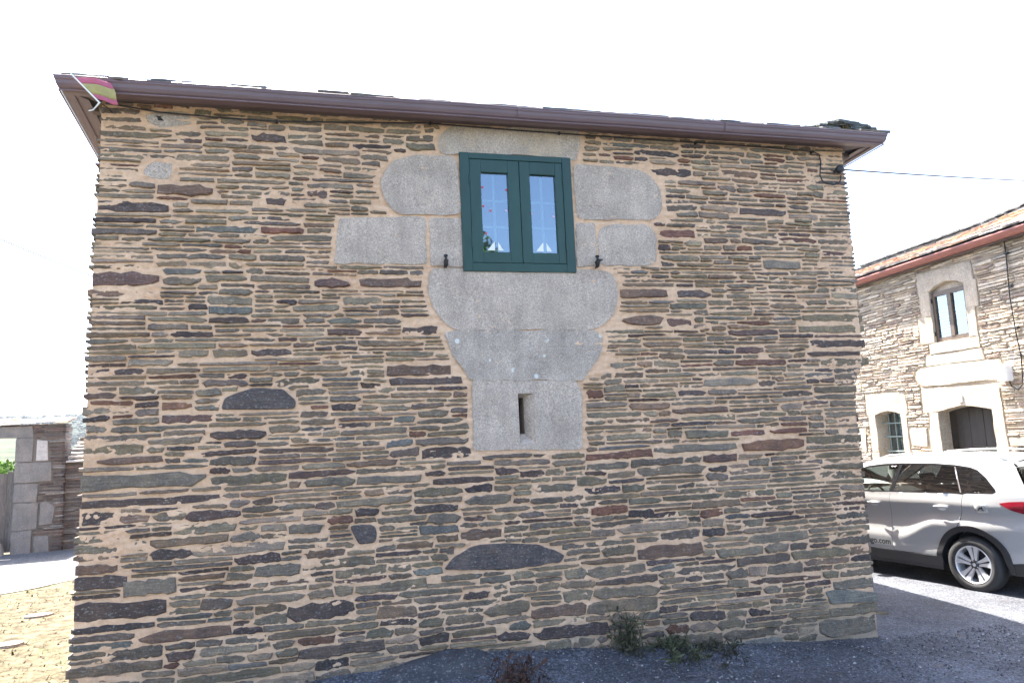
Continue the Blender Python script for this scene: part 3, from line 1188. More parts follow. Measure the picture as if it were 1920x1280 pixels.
# ---- window
win = empty('window')
win.parent = house
x0, x1, z0, z1 = WIN
fr = MB()
YF = -.030
fr.box(x0, x0 + .085, YF, .05, z0, z1)
fr.box(x1 - .085, x1, YF, .05, z0, z1)
fr.box(x0 + .085, x1 - .085, YF + .002, .05, z1 - .055, z1)
fr.box(x0 + .085, x1 - .085, YF + .002, .05, z0, z0 + .078)
fo = fr.build('frame', M['green'], win)
bv = fo.modifiers.new('bev', 'BEVEL')
bv.width, bv.segments = .004, 2
xm = x0 + .545
for (a, b, g0, g1) in ((x0 + .088, xm - .0025, x0 + .188, x0 + .438), (xm + .0025, x1 - .088, x0 + .643, x0 + .885)):
    cs = MB()
    ya, yb = YF + .004, .03
    zt, zb_ = z1 - .058, z0 + .081
    gt, gb = z1 - .175, z0 + .178
    cs.box(a, g0, ya, yb, zb_, zt)
    cs.box(g1, b, ya, yb, zb_, zt)
    cs.box(g0, g1, ya + .001, yb, gt, zt)
    cs.box(g0, g1, ya + .001, yb, zb_, gb)
    c_ = cs.build('casement', M['green'], win)
    bv = c_.modifiers.new('bev', 'BEVEL')
    bv.width, bv.segments = .004, 2
    pane_quad(g0 - .002, g1 + .002, .004, gb - .002, gt + .002, 'pane', M['pane'], win)
    gm = (g0 + g1) / 2
    bars = [(gm - .011, gm + .011, gb, gt)] + [(g0 - .01, g1 + .01, gb + (gt - gb) * q - .009, gb + (gt - gb) * q + .009) for q in (.335, .665)]
    for n_, bb in enumerate(bars):
        MB().box(bb[0], bb[1], .034 + .004 * (n_ > 0), .050, bb[2], bb[3]).build('glazing_bar', M['muntin'], win)
    # paper boats stuck on the glass
    for (sx, w_, hh, dirn) in ((gm - .015 - .07, .07, .085, 1), (gm + .015, .05, .08, -1)):
        zb2 = gb + .02
        if dirn > 0:
            tri = [(sx, zb2), (sx + w_, zb2), (sx + w_, zb2 + hh)]
        else:
            tri = [(sx, zb2), (sx + w_, zb2), (sx, zb2 + hh)]
        MB().prism(tri, .0015, .003).build('paper_sail', M['sail'], win)
dots = [(.205, .60, 'red'), (.425, .585, 'red'), (.208, .425, 'red'), (.27, .385, 'red'), (.222, .175, 'red'), (.415, .39, 'pink'), (.655, .37, 'pink'), (.86, .35, 'pink')]
for (dx, dz, c) in dots:
    poly = [(x0 + dx + .010 * math.cos(q), z0 + .178 + dz + .010 * math.sin(q)) for q in np.linspace(0, 2 * PI, 11)[:-1]]
    MB().prism(poly, .0005, .0015).build('dot_sticker', M[c], win)
# hinges on the frame
for (hx, hz) in ((x0 + .083, z1 - .25), (x0 + .083, z0 + .25), (x1 - .085, z1 - .22), (x1 - .085, z0 + .25)):
    MB().tube([(hx, YF - .004, hz - .04), (hx, YF - .004, hz + .04)], .007, 8).build('hinge', M['green'], win)
# shutter dogs
for (sx, sz, arm) in ((-4.004, 3.595, 0), (-2.609, 3.613, 1)):
    d_ = MB()
    d_.tube([(sx, -.01, sz - .045), (sx, -.055, sz - .04), (sx, -.07, sz), (sx, -.06, sz + .045), (sx, -.035, sz + .055)], [.012, .018, .022, .02, .01], 8)
    d_.tube([(sx, .02, sz), (sx, -.06, sz)], .012, 8)
    if arm:
        d_.tube([(sx, -.05, sz + .01), (sx + .055, -.05, sz + .018)], [.018, .006], 8)
    d_.build('shutter_dog', M['black_iron'], house, smooth=True)
# dark blocks painting the shade inside put-log hole and niche in the patches
MB().box(-6.34, -6.25, -.010, .02, 4.735, 4.775).build('hole_shade', M['dark'], house)
MB().box(-6.345, -6.30, -.011, .02, 4.325, 4.345).build('hole_shade', M['dark'], house)

# ---- eaves: soffit, gutter, slates
GX0, GX1, GV, GZ0, GZ1 = -7.008, .541, -.25, 4.845, 4.948
gp = [(0.0, 0.0), (.0, -.018), (.008, -.030), (.012, -.055), (.022, -.078), (.042, -.095), (.07, -.104), (.105, -.106), (.115, -.106)]   # inwards, down


def eave_line(name, mat, path_fn, profile):
    """sweep a profile (inwards, down) along front and both sides with mitres"""
    V, F = [], []
    stations = path_fn
    for (x, y, dx, dy) in stations:
        for (i, d) in profile:
            V.append((x + dx * i, y + dy * i, GZ1 + d))
    n = len(profile)
    for s in range(len(stations) - 1):
        for k in range(n - 1):
            F.append((s * n + k, s * n + k + 1, (s + 1) * n + k + 1, (s + 1) * n + k))
    return V, F


# stations: back left, front left corner, many along the front, front right corner, back right
st = []
bx0, bx1 = GX0 + SL * 7.0, GX1 + SR * 7.0
st.append((bx0, 6.9, 1, 0))
st.append((GX0, GV, 1, 1))
for k in range(1, 16):
    st.append((GX0 + (GX1 - GX0) * k / 16, GV + .004 * math.sin(k * 1.7), 0, 1))
st.append((GX1, GV, -1, 1))
st.append((bx1, 6.9, -1, 0))
V, F = eave_line('g', None, st, gp)
g = mesh_obj('gutter', V, F, M['gutter'], house, smooth=False)
sol = g.modifiers.new('s', 'SOLIDIFY')
sol.thickness = .004
for jx in (-5.4, -3.35, -1.3):
    V2, F2 = eave_line('g', None, [(jx, GV - .004, 0, 1), (jx + .035, GV - .004, 0, 1)], gp[:-1])
    gj = mesh_obj('gutter_joint', V2, F2, M['gutter'], house)
    sj = gj.modifiers.new('s', 'SOLIDIFY')
    sj.thickness = .005
    sj.offset = 0
beadV = MB()
for (dz, inn, r) in ((.002, .0, .006), (-.100, .03, .0065)):
    beadV.tube([(x + dx * inn, y + dy * inn, GZ1 + dz) for (x, y, dx, dy) in st], r, 6)
beadV.build('gutter_bead', M['gutter_edge'], house, smooth=True)
# soffit boards
sf = MB()
zs0 = GZ0 + .006
sf.add([(GX0 + .10, GV + .10, zs0), (GX1 - .10, GV + .10, zs0), (GX1 - .30, .10, zs0 + .035), (GX0 + .28, .10, zs0 + .035)], [(0, 1, 2, 3)])
sf.build('front_soffit', M['soffit'], house)
for side_, gx, bx, sx in (('L', GX0, bx0, 1), ('R', GX1, bx1, -1)):
    # outer board
    q = MB()
    q.add([(gx + sx * .10, GV + .10, zs0 + .001), (gx + sx * .19, GV + .2, zs0 + .004), (bx + sx * .19, 6.9, zs0 + .004), (bx + sx * .10, 6.9, zs0 + .001)], [(0, 1, 2, 3)])
    q.build('side_soffit', M['gutter'], house)
    q = MB()
    q.add([(gx + sx * .09, GV + .09, zs0 + .02), (gx + sx * .62, GV + .14, zs0 + .05), (bx + sx * .62, 6.9, zs0 + .05), (bx + sx * .09, 6.9, zs0 + .02)], [(0, 1, 2, 3)])
    q.build('rafter_underside', M['dark'], house)
    for y in np.arange(.12, 6.5, .62):
        xx = gx + (bx - gx) * (y - GV) / (6.9 - GV)
        MB().box(min(xx + sx * .19, xx + sx * .5), max(xx + sx * .19, xx + sx * .5), y, y + .07, zs0 - .015, zs0 + .05).build('rafter_end', M['soffit'], house)
# roof deck (hipped) under the slates
slope = .40
rx0, rx1 = GX0 + .06, GX1 - .06
ridz = GZ1 + .02 + slope * 3.4
rv = [(rx0, GV + .06, GZ1 - .01), (rx1, GV + .06, GZ1 - .01), (bx1 - .06, 7.0, GZ1 - .01), (bx0 + .06, 7.0, GZ1 - .01), (rx0 + 3.2, 3.4, ridz), (rx1 - 2.9, 3.4, ridz)]
roof = mesh_obj('roof', rv, [(0, 1, 5, 4), (1, 2, 5), (2, 3, 4, 5), (3, 0, 4)], M['roof_slate'], house, cols=[(.12, .12, .13)] * 6)


def slate_geo(w, d, t, rng):
    """irregular slab: w along the eave, d up the slope"""
    n = 9
    P = []
    base = [(-.5, 0), (-.2, -.03), (.15, .0), (.5, -.01), (.52, .4), (.5, 1), (.1, 1.02), (-.5, 1), (-.48, .5)]
    for (a, b) in base:
        P.append(((a + rng.uniform(-.04, .04)) * w, (b + rng.uniform(-.04, .04)) * d))
    V = [(x, y, 0) for x, y in P] + [(x * .97, y * .985 + .004, t) for x, y in P]
    F = [tuple(range(n))[::-1], tuple(range(n, 2 * n))] + [(i, (i + 1) % n, n + (i + 1) % n, n + i) for i in range(n)]
    return V, F


def lay_slates(mb_or_parent, org, along, up, count, w, rows, pitch, rng, tones, single_rows=1, lift=.01, parent=None, name='slate', mat=None, jag=.01):
    """rows of irregular slates on a plane: org corner, along = eave direction, up = up-slope direction (unit vectors)"""
    along, up = Vector(along).normalized(), Vector(up).normalized()
    nrm = along.cross(up).normalized()
    if nrm.z < 0:
        nrm = -nrm
    rest = MB()
    for r in range(rows):
        s = -rng.uniform(0, w)
        length = count
        while s < length:
            ww = w * rng.uniform(.6, 1.4)
            V, F = slate_geo(ww, pitch * 1.9, rng.uniform(.012, .03), rng)
            o = Vector(org) + along * (s + ww / 2) + up * (r * pitch + rng.uniform(-jag, jag) * 2) + nrm * (lift + r * .0)
            tilt = .10 + rng.uniform(0, .05)
            rx = rng.uniform(-.05, .05)
            W = []
            for (x, y, z) in V:
                q = o + along * (x + y * rx) + up * y + nrm * (z + (pitch * 1.9 - y) * tilt * .5 + rng.uniform(-.001, .001))
                W.append(q)
            c = np.array(tones[rng.integers(len(tones))]) * rng.uniform(.8, 1.2)
            if r < single_rows:
                mesh_obj(name, W, F, mat, parent, cols=[tuple(c)] * len(W))
            else:
                rest.add(W, F, tuple(c))
            s += ww * .97
    return rest


rrng = np.random.default_rng(21)
RT = [(.12, .125, .13), (.09, .09, .095), (.15, .15, .145), (.10, .085, .07)]
L_ = rx1 - rx0
up = Vector((0, math.cos(math.atan(slope)), math.sin(math.atan(slope))))
rest = lay_slates(None, (rx0 + .22, GV + .045, GZ1 - .014), (1, 0, 0), up, L_ - .32, .30, 7, .26, rrng, RT, 1, .0, roof, 'slate', M['roof_slate'])
o = rest.build('upper_slates', M['roof_slate'], roof)
o['kind'] = 'stuff'
# thick ragged slates heaped on the right hip
hp = MB()
for k in range(34):
    t = k / 33
    bx = .50 - .95 * t
    w_ = rrng.uniform(.16, .30)
    V, F = slate_geo(w_, rrng.uniform(.2, .3), rrng.uniform(.015, .03), rrng)
    zz = GZ1 + .03 + .14 * min(1, t * 3.6) * (1 if t < .34 else max(0.15, 1 - (t - .34) * 1.5))
    a = rrng.uniform(-.3, .3)
    W = [(bx + x * math.cos(a) - y * math.sin(a), GV + .10 + rrng.uniform(0, .001) + x * math.sin(a) + y * math.cos(a) + .1 * t, zz - .02 + z + .2 * y) for x, y, z in V]
    hp.add(W, F, tuple(np.array((.06, .065, .06)) * rrng.uniform(.7, 1.3)))
o = hp.build('hip_slates', M['roof_slate'], roof)
o['kind'] = 'stuff'
# moss and lichen lumps along the eave
ms = MB()
for k in range(420):
    x = rrng.uniform(rx0 + .1, rx1 - .15)
    if mnoise.noise(Vector((x * 1.1, 5, 0))) < -.05:
        continue
    r = rrng.uniform(.008, .022)
    y = GV + rrng.uniform(.02, .12)
    z = GZ1 + .48 * (y - GV) + rrng.uniform(-.016, .008)
    n = 5
    V = [(x + r * 1.6 * math.cos(a), y + r * math.sin(a), z + rrng.uniform(-.2, .2) * r) for a in np.linspace(0, 2 * PI, n + 1)[:-1]] + [(x, y, z + r * rrng.uniform(.6, 1.1)), (x, y, z - r)]
    F = [(i, (i + 1) % n, n) for i in range(n)] + [((i + 1) % n, i, n + 1) for i in range(n)]
    ms.add(V, F, (rrng.uniform(.6, 1.4),) * 3)
o = ms.build('moss', M['moss'], roof)
o['kind'] = 'stuff'
wd = MB()
for (x, h_) in ((-.867, .12), (-.80, .06), (-.90, .05), (-2.2, .05), (.1, .10), (.12, .07), (-6.6, .05), (-.72, .04), (-1.5, .04)):
    for q in range(3):
        dx = rrng.uniform(-.02, .02)
        wd.tube([(x + dx, GV + .06, GZ1 + .02), (x + dx * 1.5 + rrng.uniform(-.01, .01), GV + .06, GZ1 + .02 + h_ * .6), (x + dx * 2 + rrng.uniform(-.015, .015), GV + .06, GZ1 + .02 + h_ * rrng.uniform(.7, 1.1))], [.0018, .0014, .0008], 4, (1.2, 1.1, .9))
o = wd.build('roof_weeds', M['straw'], roof)
o['kind'] = 'stuff'

# ---- cable, junction, flag: things fixed to the house
cab = empty('eave_cable', (HO[0], HO[1], 0), WA)
tag(cab, 'thin black cable strung under the brown eaves, looping down beside the right corner', 'cable')
cp = [(-6.70, 4.845), (-6.639, 4.838), (-6.304, 4.796), (-5.9, 4.784), (-5.479, 4.778), (-4.8, 4.808), (-4.129, 4.848), (-3.348, 4.834), (-2.4, 4.826), (-1.524, 4.824), (-.8, 4.82), (-.333, 4.81), (-.18, 4.80), (-.123, 4.781), (-.11, 4.70), (-.13, 4.60),
      (-.137, 4.554), (-.115, 4.50), (-.058, 4.473), (.01, 4.462), (.069, 4.478), (.105, 4.52), (.111, 4.566)]
MB().tube([(a, -.032, b) for a, b in cp], .0065, 6).build('cable', M['black_rubber'], cab, smooth=True)
for a in (-5.4, -4.1, -2.9, -1.5, -.2):
    z = float(np.interp(a, [p[0] for p in cp[:13]], [p[1] for p in cp[:13]]))
    MB().box(a - .01, a + .01, -.042, .01, z - .012, z + .012).build('clip', M['black_iron'], cab)
ins = MB()
rings = [(-.05, .012), (-.055, .032), (-.075, .040), (-.10, .040), (-.115, .032), (-.118, .0)]
for k in range(len(rings) - 1):
    pass
ins.tube([(.061 + .1 * (r0 + .05), r0, 4.609) for r0, _ in rings], [max(r1, .001) for _, r1 in rings], 14)
ins.build('junction_knob', M['black_iron'], cab, smooth=True)
MB().tube([(.061, .02, 4.609), (.061, -.06, 4.609)], .012, 8).build('bracket', M['black_iron'], cab)

fl = empty('flag_on_pole', (HO[0], HO[1], 0), WA)
tag(fl, 'faded red and yellow striped flag on a thin white pole at the left eaves', 'flag')
p0, p1 = Vector((-6.675, -.285, 4.73)), Vector((-6.873, -.305, 4.940))
MB().tube([p0 - (p1 - p0) * .02, p1], .006, 8).build('pole', M['sail'], fl)
MB().tube([(-6.675, -.285, 4.73), (-6.70, -.27, 4.705), (-6.725, -.26, 4.68), (-6.755, -.26, 4.67)], [.007, .006, .005, .004], 6).build('rope_end', M['sail'], fl)
MB().tube([(-6.675, -.285, 4.73), (-6.66, -.10, 4.77), (-6.66, .01, 4.78)], .005, 6).build('bracket', M['black_iron'], fl)
M['flag_red'] = plain_material('flag_faded_red', (0.42, 0.10, 0.15), 0.8, wear=0.08)
M['flag_yellow'] = plain_material('flag_faded_yellow', (0.36, 0.30, 0.11), 0.8, wear=0.08)


def flag_pt(a, b):
    # a down the hoist from the top, b outwards to the fly
    TL, TR, BL, BR = Vector((-6.838, -.302, 4.903)), Vector((-6.61, -.29, 4.925)), Vector((-6.705, -.288, 4.762)), Vector((-6.530, -.28, 4.715))
    p = TL * (1 - a) * (1 - b) + TR * (1 - a) * b + BL * a * (1 - b) + BR * a * b
    return p + Vector((.01 * math.sin(a * 5) * b, .018 * math.sin(b * 8 + a * 2.5) * b, .010 * math.sin(b * 4.5 + .4) * (1 - a) - .012 * b * b * (1 - a)))


for (a0, a1, mt) in ((0, .27, 'flag_red'), (.27, .76, 'flag_yellow'), (.76, 1.0, 'flag_red')):
    V, F = [], []
    na_, nb = 5, 14
    for i in range(na_):
        for j in range(nb):
            V.append(flag_pt(a0 + (a1 - a0) * i / (na_ - 1), j / (nb - 1)))
    for i in range(na_ - 1):
        for j in range(nb - 1):
            q = i * nb + j
            F.append((q, q + 1, q + nb + 1, q + nb))
    o = mesh_obj('stripe', V, F, M[mt], fl, smooth=True)
    so = o.modifiers.new('s', 'SOLIDIFY')
    so.thickness = .0015

# ================================================================== FACADE ACROSS THE STREET
fac = empty('street_house', (FO[0], FO[1], 0), FA)
tag(fac, 'pale sunlit slate house across the street with granite door and window surrounds, red gutter', 'house')
FX0, FX1, FT = -5.2, 5.0, 4.60
F_WIN, F_DOOR, F_GR = (-.10, .62, 3.30, 4.20), (-.21, .85, 0.0, 2.20), (-1.72, -1.07, 1.0, 2.22)
F_BOX = (1.20, 1.9, 1.30, 1.62)


def arch_poly(x0, x1, z0, zs_, rise, n=9):
    """opening outline with a segmental arch on top"""
    out = [(x0, z0), (x1, z0)]
    for k in range(n + 1):
        t = k / n
        out.append((x1 + (x0 - x1) * t, zs_ + rise * math.sin(PI * t)))
    return out


fh = [arch_poly(F_WIN[0], F_WIN[1], F_WIN[2], 4.16, .10), arch_poly(F_DOOR[0], F_DOOR[1], -.02, 2.17, .07), arch_poly(F_GR[0], F_GR[1], F_GR[2], 2.18, .06)]
fh.append([(F_BOX[0], F_BOX[2]), (F_BOX[1], F_BOX[2]), (F_BOX[1], F_BOX[3]), (F_BOX[0], F_BOX[3])])
pts, tris = region([(FX0, -.3), (FX1, -.3), (FX1, FT), (FX0, FT)], fh, .12)
fw = MB()
fw.add([(x, .004 + .012 * fbm(x * 3, z * 5, 1.5), z) for x, z in pts], tris)
fw.add([(FX0, 0, -.3), (FX0, 6, -.3), (FX0, 6, FT), (FX0, 0, FT)], [(0, 1, 2, 3)])
fw.add([(FX1, 0, -.3), (FX1, 6, -.3), (FX1, 6, FT), (FX1, 0, FT)], [(0, 1, 2, 3)])
fw.add([(FX0, 6, -.3), (FX1, 6, -.3), (FX1, 6, FT), (FX0, 6, FT)], [(0, 1, 2, 3)])
fw.build('wall', M['mortar_far'], fac, fix=False)


def fblock(poly, it=1, proud=.02, mat='granite_far', parent=None, seed=0, s=.1, amp=.008):
    v, f = block_mesh(poly, None, None, it=it, seed=seed, proud=proud, depth=.18, s=s, amp=amp)
    return mesh_obj('granite_block', v, f, M[mat], parent or fac, cols=[(1, 1, 1)] * len(v))


fc = Courses(FX0, FX1, 0.0, FT, lambda u, z: (.022, .06), lambda u, z: (.14, .65), lambda z: .008, 41, du=.02, dz=.008)
def lintel(x0, x1, zs_, rise, left, right, top):
    ap = arch_poly(x0, x1, 0, zs_, rise, 9)[2:][::-1]       # left to right along the arch
    return [(left, zs_)] + ap + [(right, zs_), (right - .02, top - .03), (left + .02, top)]


WS = dict(lint=[(-.34, 4.17), (-.10, 4.17), (-.02, 4.215), (.14, 4.26), (.26, 4.275), (.40, 4.26), (.54, 4.22), (.62, 4.17), (.80, 4.17), (.78, 4.47), (-.32, 4.50)])
fblocks = [
    lintel(F_WIN[0], F_WIN[1], 4.16, .10, -.34, .82, 4.50),
    [(-.32, 3.75), (-.10, 3.75), (-.10, 4.165), (-.32, 4.165)], [(-.40, 3.30), (-.10, 3.30), (-.10, 3.745), (-.40, 3.745)],
    [(.62, 3.75), (.86, 3.75), (.86, 4.165), (.62, 4.165)], [(.62, 3.30), (.78, 3.30), (.78, 3.745), (.62, 3.745)],
    [(-.22, 3.12), (.78, 3.12), (.78, 3.295), (-.22, 3.295)],
    [(-.36, 2.94), (.84, 2.93), (.80, 3.10), (-.30, 3.112)],
    [(-.58, 2.86), (-.62, 2.74), (-.50, 2.62), (-.1, 2.60), (.5, 2.61), (1.10, 2.60), (1.16, 2.70), (1.10, 2.90), (.6, 2.915), (-.45, 2.92)],
    lintel(F_DOOR[0], F_DOOR[1], 2.17, .07, -.54, 1.05, 2.58),
    [(-.44, 1.45), (-.21, 1.45), (-.21, 2.17), (-.40, 2.19)], [(-.46, .72), (-.21, .72), (-.21, 1.445), (-.46, 1.445)], [(-.42, 0), (-.21, 0), (-.21, .715), (-.42, .715)],
    [(.85, 1.45), (1.06, 1.45), (1.03, 2.17), (.85, 2.17)], [(.85, .72), (1.10, .72), (1.10, 1.445), (.85, 1.445)], [(.85, 0), (1.06, 0), (1.06, .715), (.85, .715)],
    lintel(F_GR[0], F_GR[1], 2.18, .06, -1.95, -.90, 2.58),
    [(-1.90, 1.5), (-1.72, 1.5), (-1.72, 2.18), (-1.90, 2.20)], [(-1.92, .98), (-1.72, .98), (-1.72, 1.495), (-1.92, 1.495)],
    [(-1.07, 1.5), (-.93, 1.5), (-.93, 2.18), (-1.07, 2.18)], [(-1.07, .98), (-.92, .98), (-.92, 1.495), (-1.07, 1.495)],
    [(-1.95, .80), (-.90, .80), (-.90, .975), (-1.95, .975)],
    [(-.88, 1.62), (-.52, 1.60), (-.50, 1.92), (-.86, 1.94)], [(-2.5, 1.5), (-2.05, 1.5), (-2.02, 1.95), (-2.45, 1.96)],
    [(1.10, 1.62), (2.0, 1.62), (2.0, 1.74), (1.10, 1.74)], [(1.12, 1.18), (1.98, 1.18), (1.98, 1.295), (1.12, 1.295)],
]
for k, P in enumerate(fblocks):
    sharp = len(P) > 9
    fc.block(P, .012)
    fblock(P, it=0, seed=k * 1.7, proud=.020 if k < 6 else .014)
for h in fh:
    fc.block(h, .01)
fs = fc.run(lambda u: -.03)
FT_TONES = [(.46, .41, .34), (.42, .38, .32), (.50, .44, .36), (.34, .30, .25), (.42, .35, .27), (.28, .22, .18)]
fm = MB()
frng = np.random.default_rng(3)
for s in fs:
    V, F = stone_geo(s['top'], s['bot'], float(frng.uniform(.008, .028)), .01, frng, tilt=.005)
    c = np.array(FT_TONES[frng.integers(len(FT_TONES))]) * frng.uniform(.8, 1.2)
    fm.add(V, F, tuple(c))
o = fm.build('courses_of_slate', M['slate_far'], fac)
o['kind'] = 'stuff'
print('facade stones', len(fs))


def reveal(poly, depth, mat, name='reveal', y0=-.012):
    V = [(x, y0, z) for x, z in poly] + [(x, depth, z) for x, z in poly]
    n = len(poly)
    F = [(i, (i + 1) % n, n + (i + 1) % n, n + i) for i in range(n)]
    return mesh_obj(name, V, F, mat, fac)


for h, d in zip(fh, (.16, .30, .26, .14)):
    reveal(h, d, M['granite_far'])
# upper window: brown frame, two lights, blind slats behind glass
fwn = empty('window')
fwn.parent = fac
q = MB()
d0, d1 = .03, .09
xa, xb, za, zb = F_WIN[0] + .005, F_WIN[1] - .005, F_WIN[2] + .005, 4.10
q.box(xa, xa + .055, d0, d1, za, 4.135)
q.box(xb - .055, xb, d0, d1, za, 4.135)
q.box(xa + .055, xb - .055, d0 + .002, d1, za, za + .07)
q.box(xa + .055, xb - .055, d0 + .002, d1, zb - .04, 4.135)
q.box((xa + xb) / 2 - .04, (xa + xb) / 2 + .04, d0 - .006, d1, za + .07, zb - .04)
q.build('frame', M['brownwood'], fwn)
MB().box(F_WIN[0] - .02, F_WIN[1] + .02, .06, .12, 4.137, 4.30).build('arch_infill', M['granite_far'], fwn)
for (a, b) in ((xa + .055, (xa + xb) / 2 - .04), ((xa + xb) / 2 + .04, xb - .055)):
    pane_quad(a, b, .057, za + .07, zb - .04, 'pane', M['pane'], fwn)
    bl_ = MB()
    for z in np.arange(za + .08, zb - .30, .05):
        bl_.add([(a, .072, z), (b, .072, z), (b, .092, z + .038), (a, .092, z + .038)], [(0, 1, 2, 3)])
    o = bl_.build('blind_slats', M['shutter'], fwn)
    MB().box(a, b, .10, .11, za + .07, zb - .04).build('dark_backing', M['dark'], fwn)
for (hx, hz) in ((xa, 3.45), (xa, 4.0), (xb, 3.45), (xb, 4.02)):
    MB().tube([(hx, .015, hz - .035), (hx, .015, hz + .035)], .013, 6).build('hinge', M['black_iron'], fwn)
# door
fd = empty('door')
fd.parent = fac
nb_ = 8
for k in range(nb_):
    w_ = (F_DOOR[1] - F_DOOR[0] + .04) / nb_
    xx = F_DOOR[0] - .02 + k * w_
    MB().box(xx + .003, xx + w_ - .003, .20 + .003 * (k % 2), .26, 0, 2.30).build('plank', M['doorwood'], fd)
MB().box(F_DOOR[0] - .05, F_DOOR[1] + .05, .265, .29, -.1, 2.4).build('backing', M['dark'], fd)
# barred window
fg = empty('barred_window')
fg.parent = fac
pane_quad(F_GR[0] - .02, F_GR[1] + .02, .23, F_GR[2], 2.3, 'pane', M['pane'], fg)
MB().box(F_GR[0] - .03, F_GR[1] + .03, .27, .28, F_GR[2] - .02, 2.32).build('dark_backing', M['dark'], fg)
for k in range(1, 4):
    xx = F_GR[0] + (F_GR[1] - F_GR[0]) * k / 4
    MB().tube([(xx, .13, F_GR[2] - .02), (xx, .13, 2.25)], .011, 6).build('bar', M['iron_green'], fg)
for z in (1.25, 1.52, 1.78, 2.02):
    MB().tube([(F_GR[0] - .01, .115, z), (F_GR[1] + .01, .115, z)], .011, 6).build('bar', M['iron_green'], fg)
# small framed box window at right
fb = empty('small_window')
fb.parent = fac
q = MB()
q.box(F_BOX[0], F_BOX[0] + .05, .02, .10, F_BOX[2], F_BOX[3])
q.box(F_BOX[1] - .05, F_BOX[1], .02, .10, F_BOX[2], F_BOX[3])
q.box(F_BOX[0] + .05, F_BOX[1] - .05, .022, .10, F_BOX[3] - .05, F_BOX[3])
q.box(F_BOX[0] + .05, F_BOX[1] - .05, .022, .10, F_BOX[2], F_BOX[2] + .05)
q.build('frame', M['brownwood'], fb)
pane_quad(F_BOX[0] + .05, F_BOX[1] - .05, .07, F_BOX[2] + .05, F_BOX[3] - .05, 'pane', M['pane'], fb)
MB().box(F_BOX[0], F_BOX[1], .12, .13, F_BOX[2], F_BOX[3]).build('dark_backing', M['dark'], fb)
# number plaque, meter box, down cable: fixed things of the facade
pl = MB().box(.26, .335, -.035, -.02, 2.31, 2.43).build('number_plaque', M['white_plastic'], fac)
tx = bpy.data.curves.new('numeral', 'FONT')
tx.body = '7'
tx.size = .075
tx.extrude = .001
txo = bpy.data.objects.new('numeral', tx)
COL.objects.link(txo)
bpy.context.view_layer.update()
me = bpy.data.meshes.new_from_object(txo)
bpy.data.objects.remove(txo)
me.materials.append(M['blue_paint'])
no = bpy.data.objects.new('numeral', me)
no.parent = pl
no.location = (.278, -.037, 2.355)
no.rotation_euler = (PI / 2, 0, 0)
COL.objects.link(no)
mbx = empty('meter_box', to_world(1.13, 0, FO, FA) + (2.56,), FA)
tag(mbx, 'white electric meter box on the pale stone facade, right of the upper window', 'meter box')
bo = MB().box(0, .17, -.14, 0, 0, .24).build('box', M['white_plastic'], mbx)
bv = bo.modifiers.new('b', 'BEVEL')
bv.width = .012
MB().box(.012, .158, -.146, -.139, .015, .225).build('door', M['white_plastic'], mbx)
dc = empty('facade_cable', (FO[0], FO[1], 0), FA)
tag(dc, 'black cable running down the pale facade from the red gutter to the meter box', 'cable')
MB().tube([(1.46, -.03, 4.66), (1.47, -.045, 4.3), (1.44, -.045, 3.76), (1.47, -.05, 3.2), (1.50, -.05, 2.88), (1.47, -.05, 2.5), (1.38, -.05, 2.42), (1.28, -.05, 2.48), (1.25, -.05, 2.56)], .009, 6).build('cable', M['black_rubber'], dc, smooth=True)
for z in (4.4, 3.9, 3.3, 2.9):
    MB().box(1.44, 1.50, -.055, 0, z, z + .02).build('clip', M['black_iron'], dc)

# facade roof
FG = -.23
groof = MB()
gpf = [(0, 0), (-.004, -.02), (.004, -.05), (.03, -.085), (.07, -.10), (.11, -.085), (.13, -.05)]
V, F = [], []
for k, x in enumerate((FX0 - .2, FX1 + .2)):
    for (i, d) in gpf:
        V.append((x, FG + i, 4.70 + d))
n = len(gpf)
for k in range(n - 1):
    F.append((k, k + 1, n + k + 1, n + k))
g = mesh_obj('gutter', V, F, M['gutter_red'], fac)
sol = g.modifiers.new('s', 'SOLIDIFY')
sol.thickness = .004
MB().box(FX0 - .1, FX1 + .1, FG + .10, .0, 4.595, 4.615).build('soffit', M['soffit'], fac)
sA, sB = .355, .435
rv, rf = [], []
for k in range(11):
    x = FX0 - .2 + (FX1 - FX0 + .4) * k / 10
    sl = float(np.interp(x, [-1.6, 2.2], [sA, sB])) + .004 * math.sin(k * 2.2)
    rv += [(x, FG + .03, 4.70), (x, 3.0, 4.70 + sl * 3.2), (x, 6.2, 4.65)]
for k in range(10):
    a = k * 3
    rf += [(a, a + 3, a + 4, a + 1), (a + 1, a + 4, a + 5, a + 2)]
froof = mesh_obj('roof', rv, rf, M['roof_slate'], fac, cols=[(.12, .12, .12)] * len(rv))
FRT = [(.30, .29, .27), (.22, .21, .20), (.36, .33, .30), (.38, .22, .14), (.18, .15, .13)]
FRO = [(.42, .22, .12), (.36, .20, .12), (.30, .22, .17)]
x = FX0 - .1
rest_all = MB()
frn = np.random.default_rng(8)
pt = .24
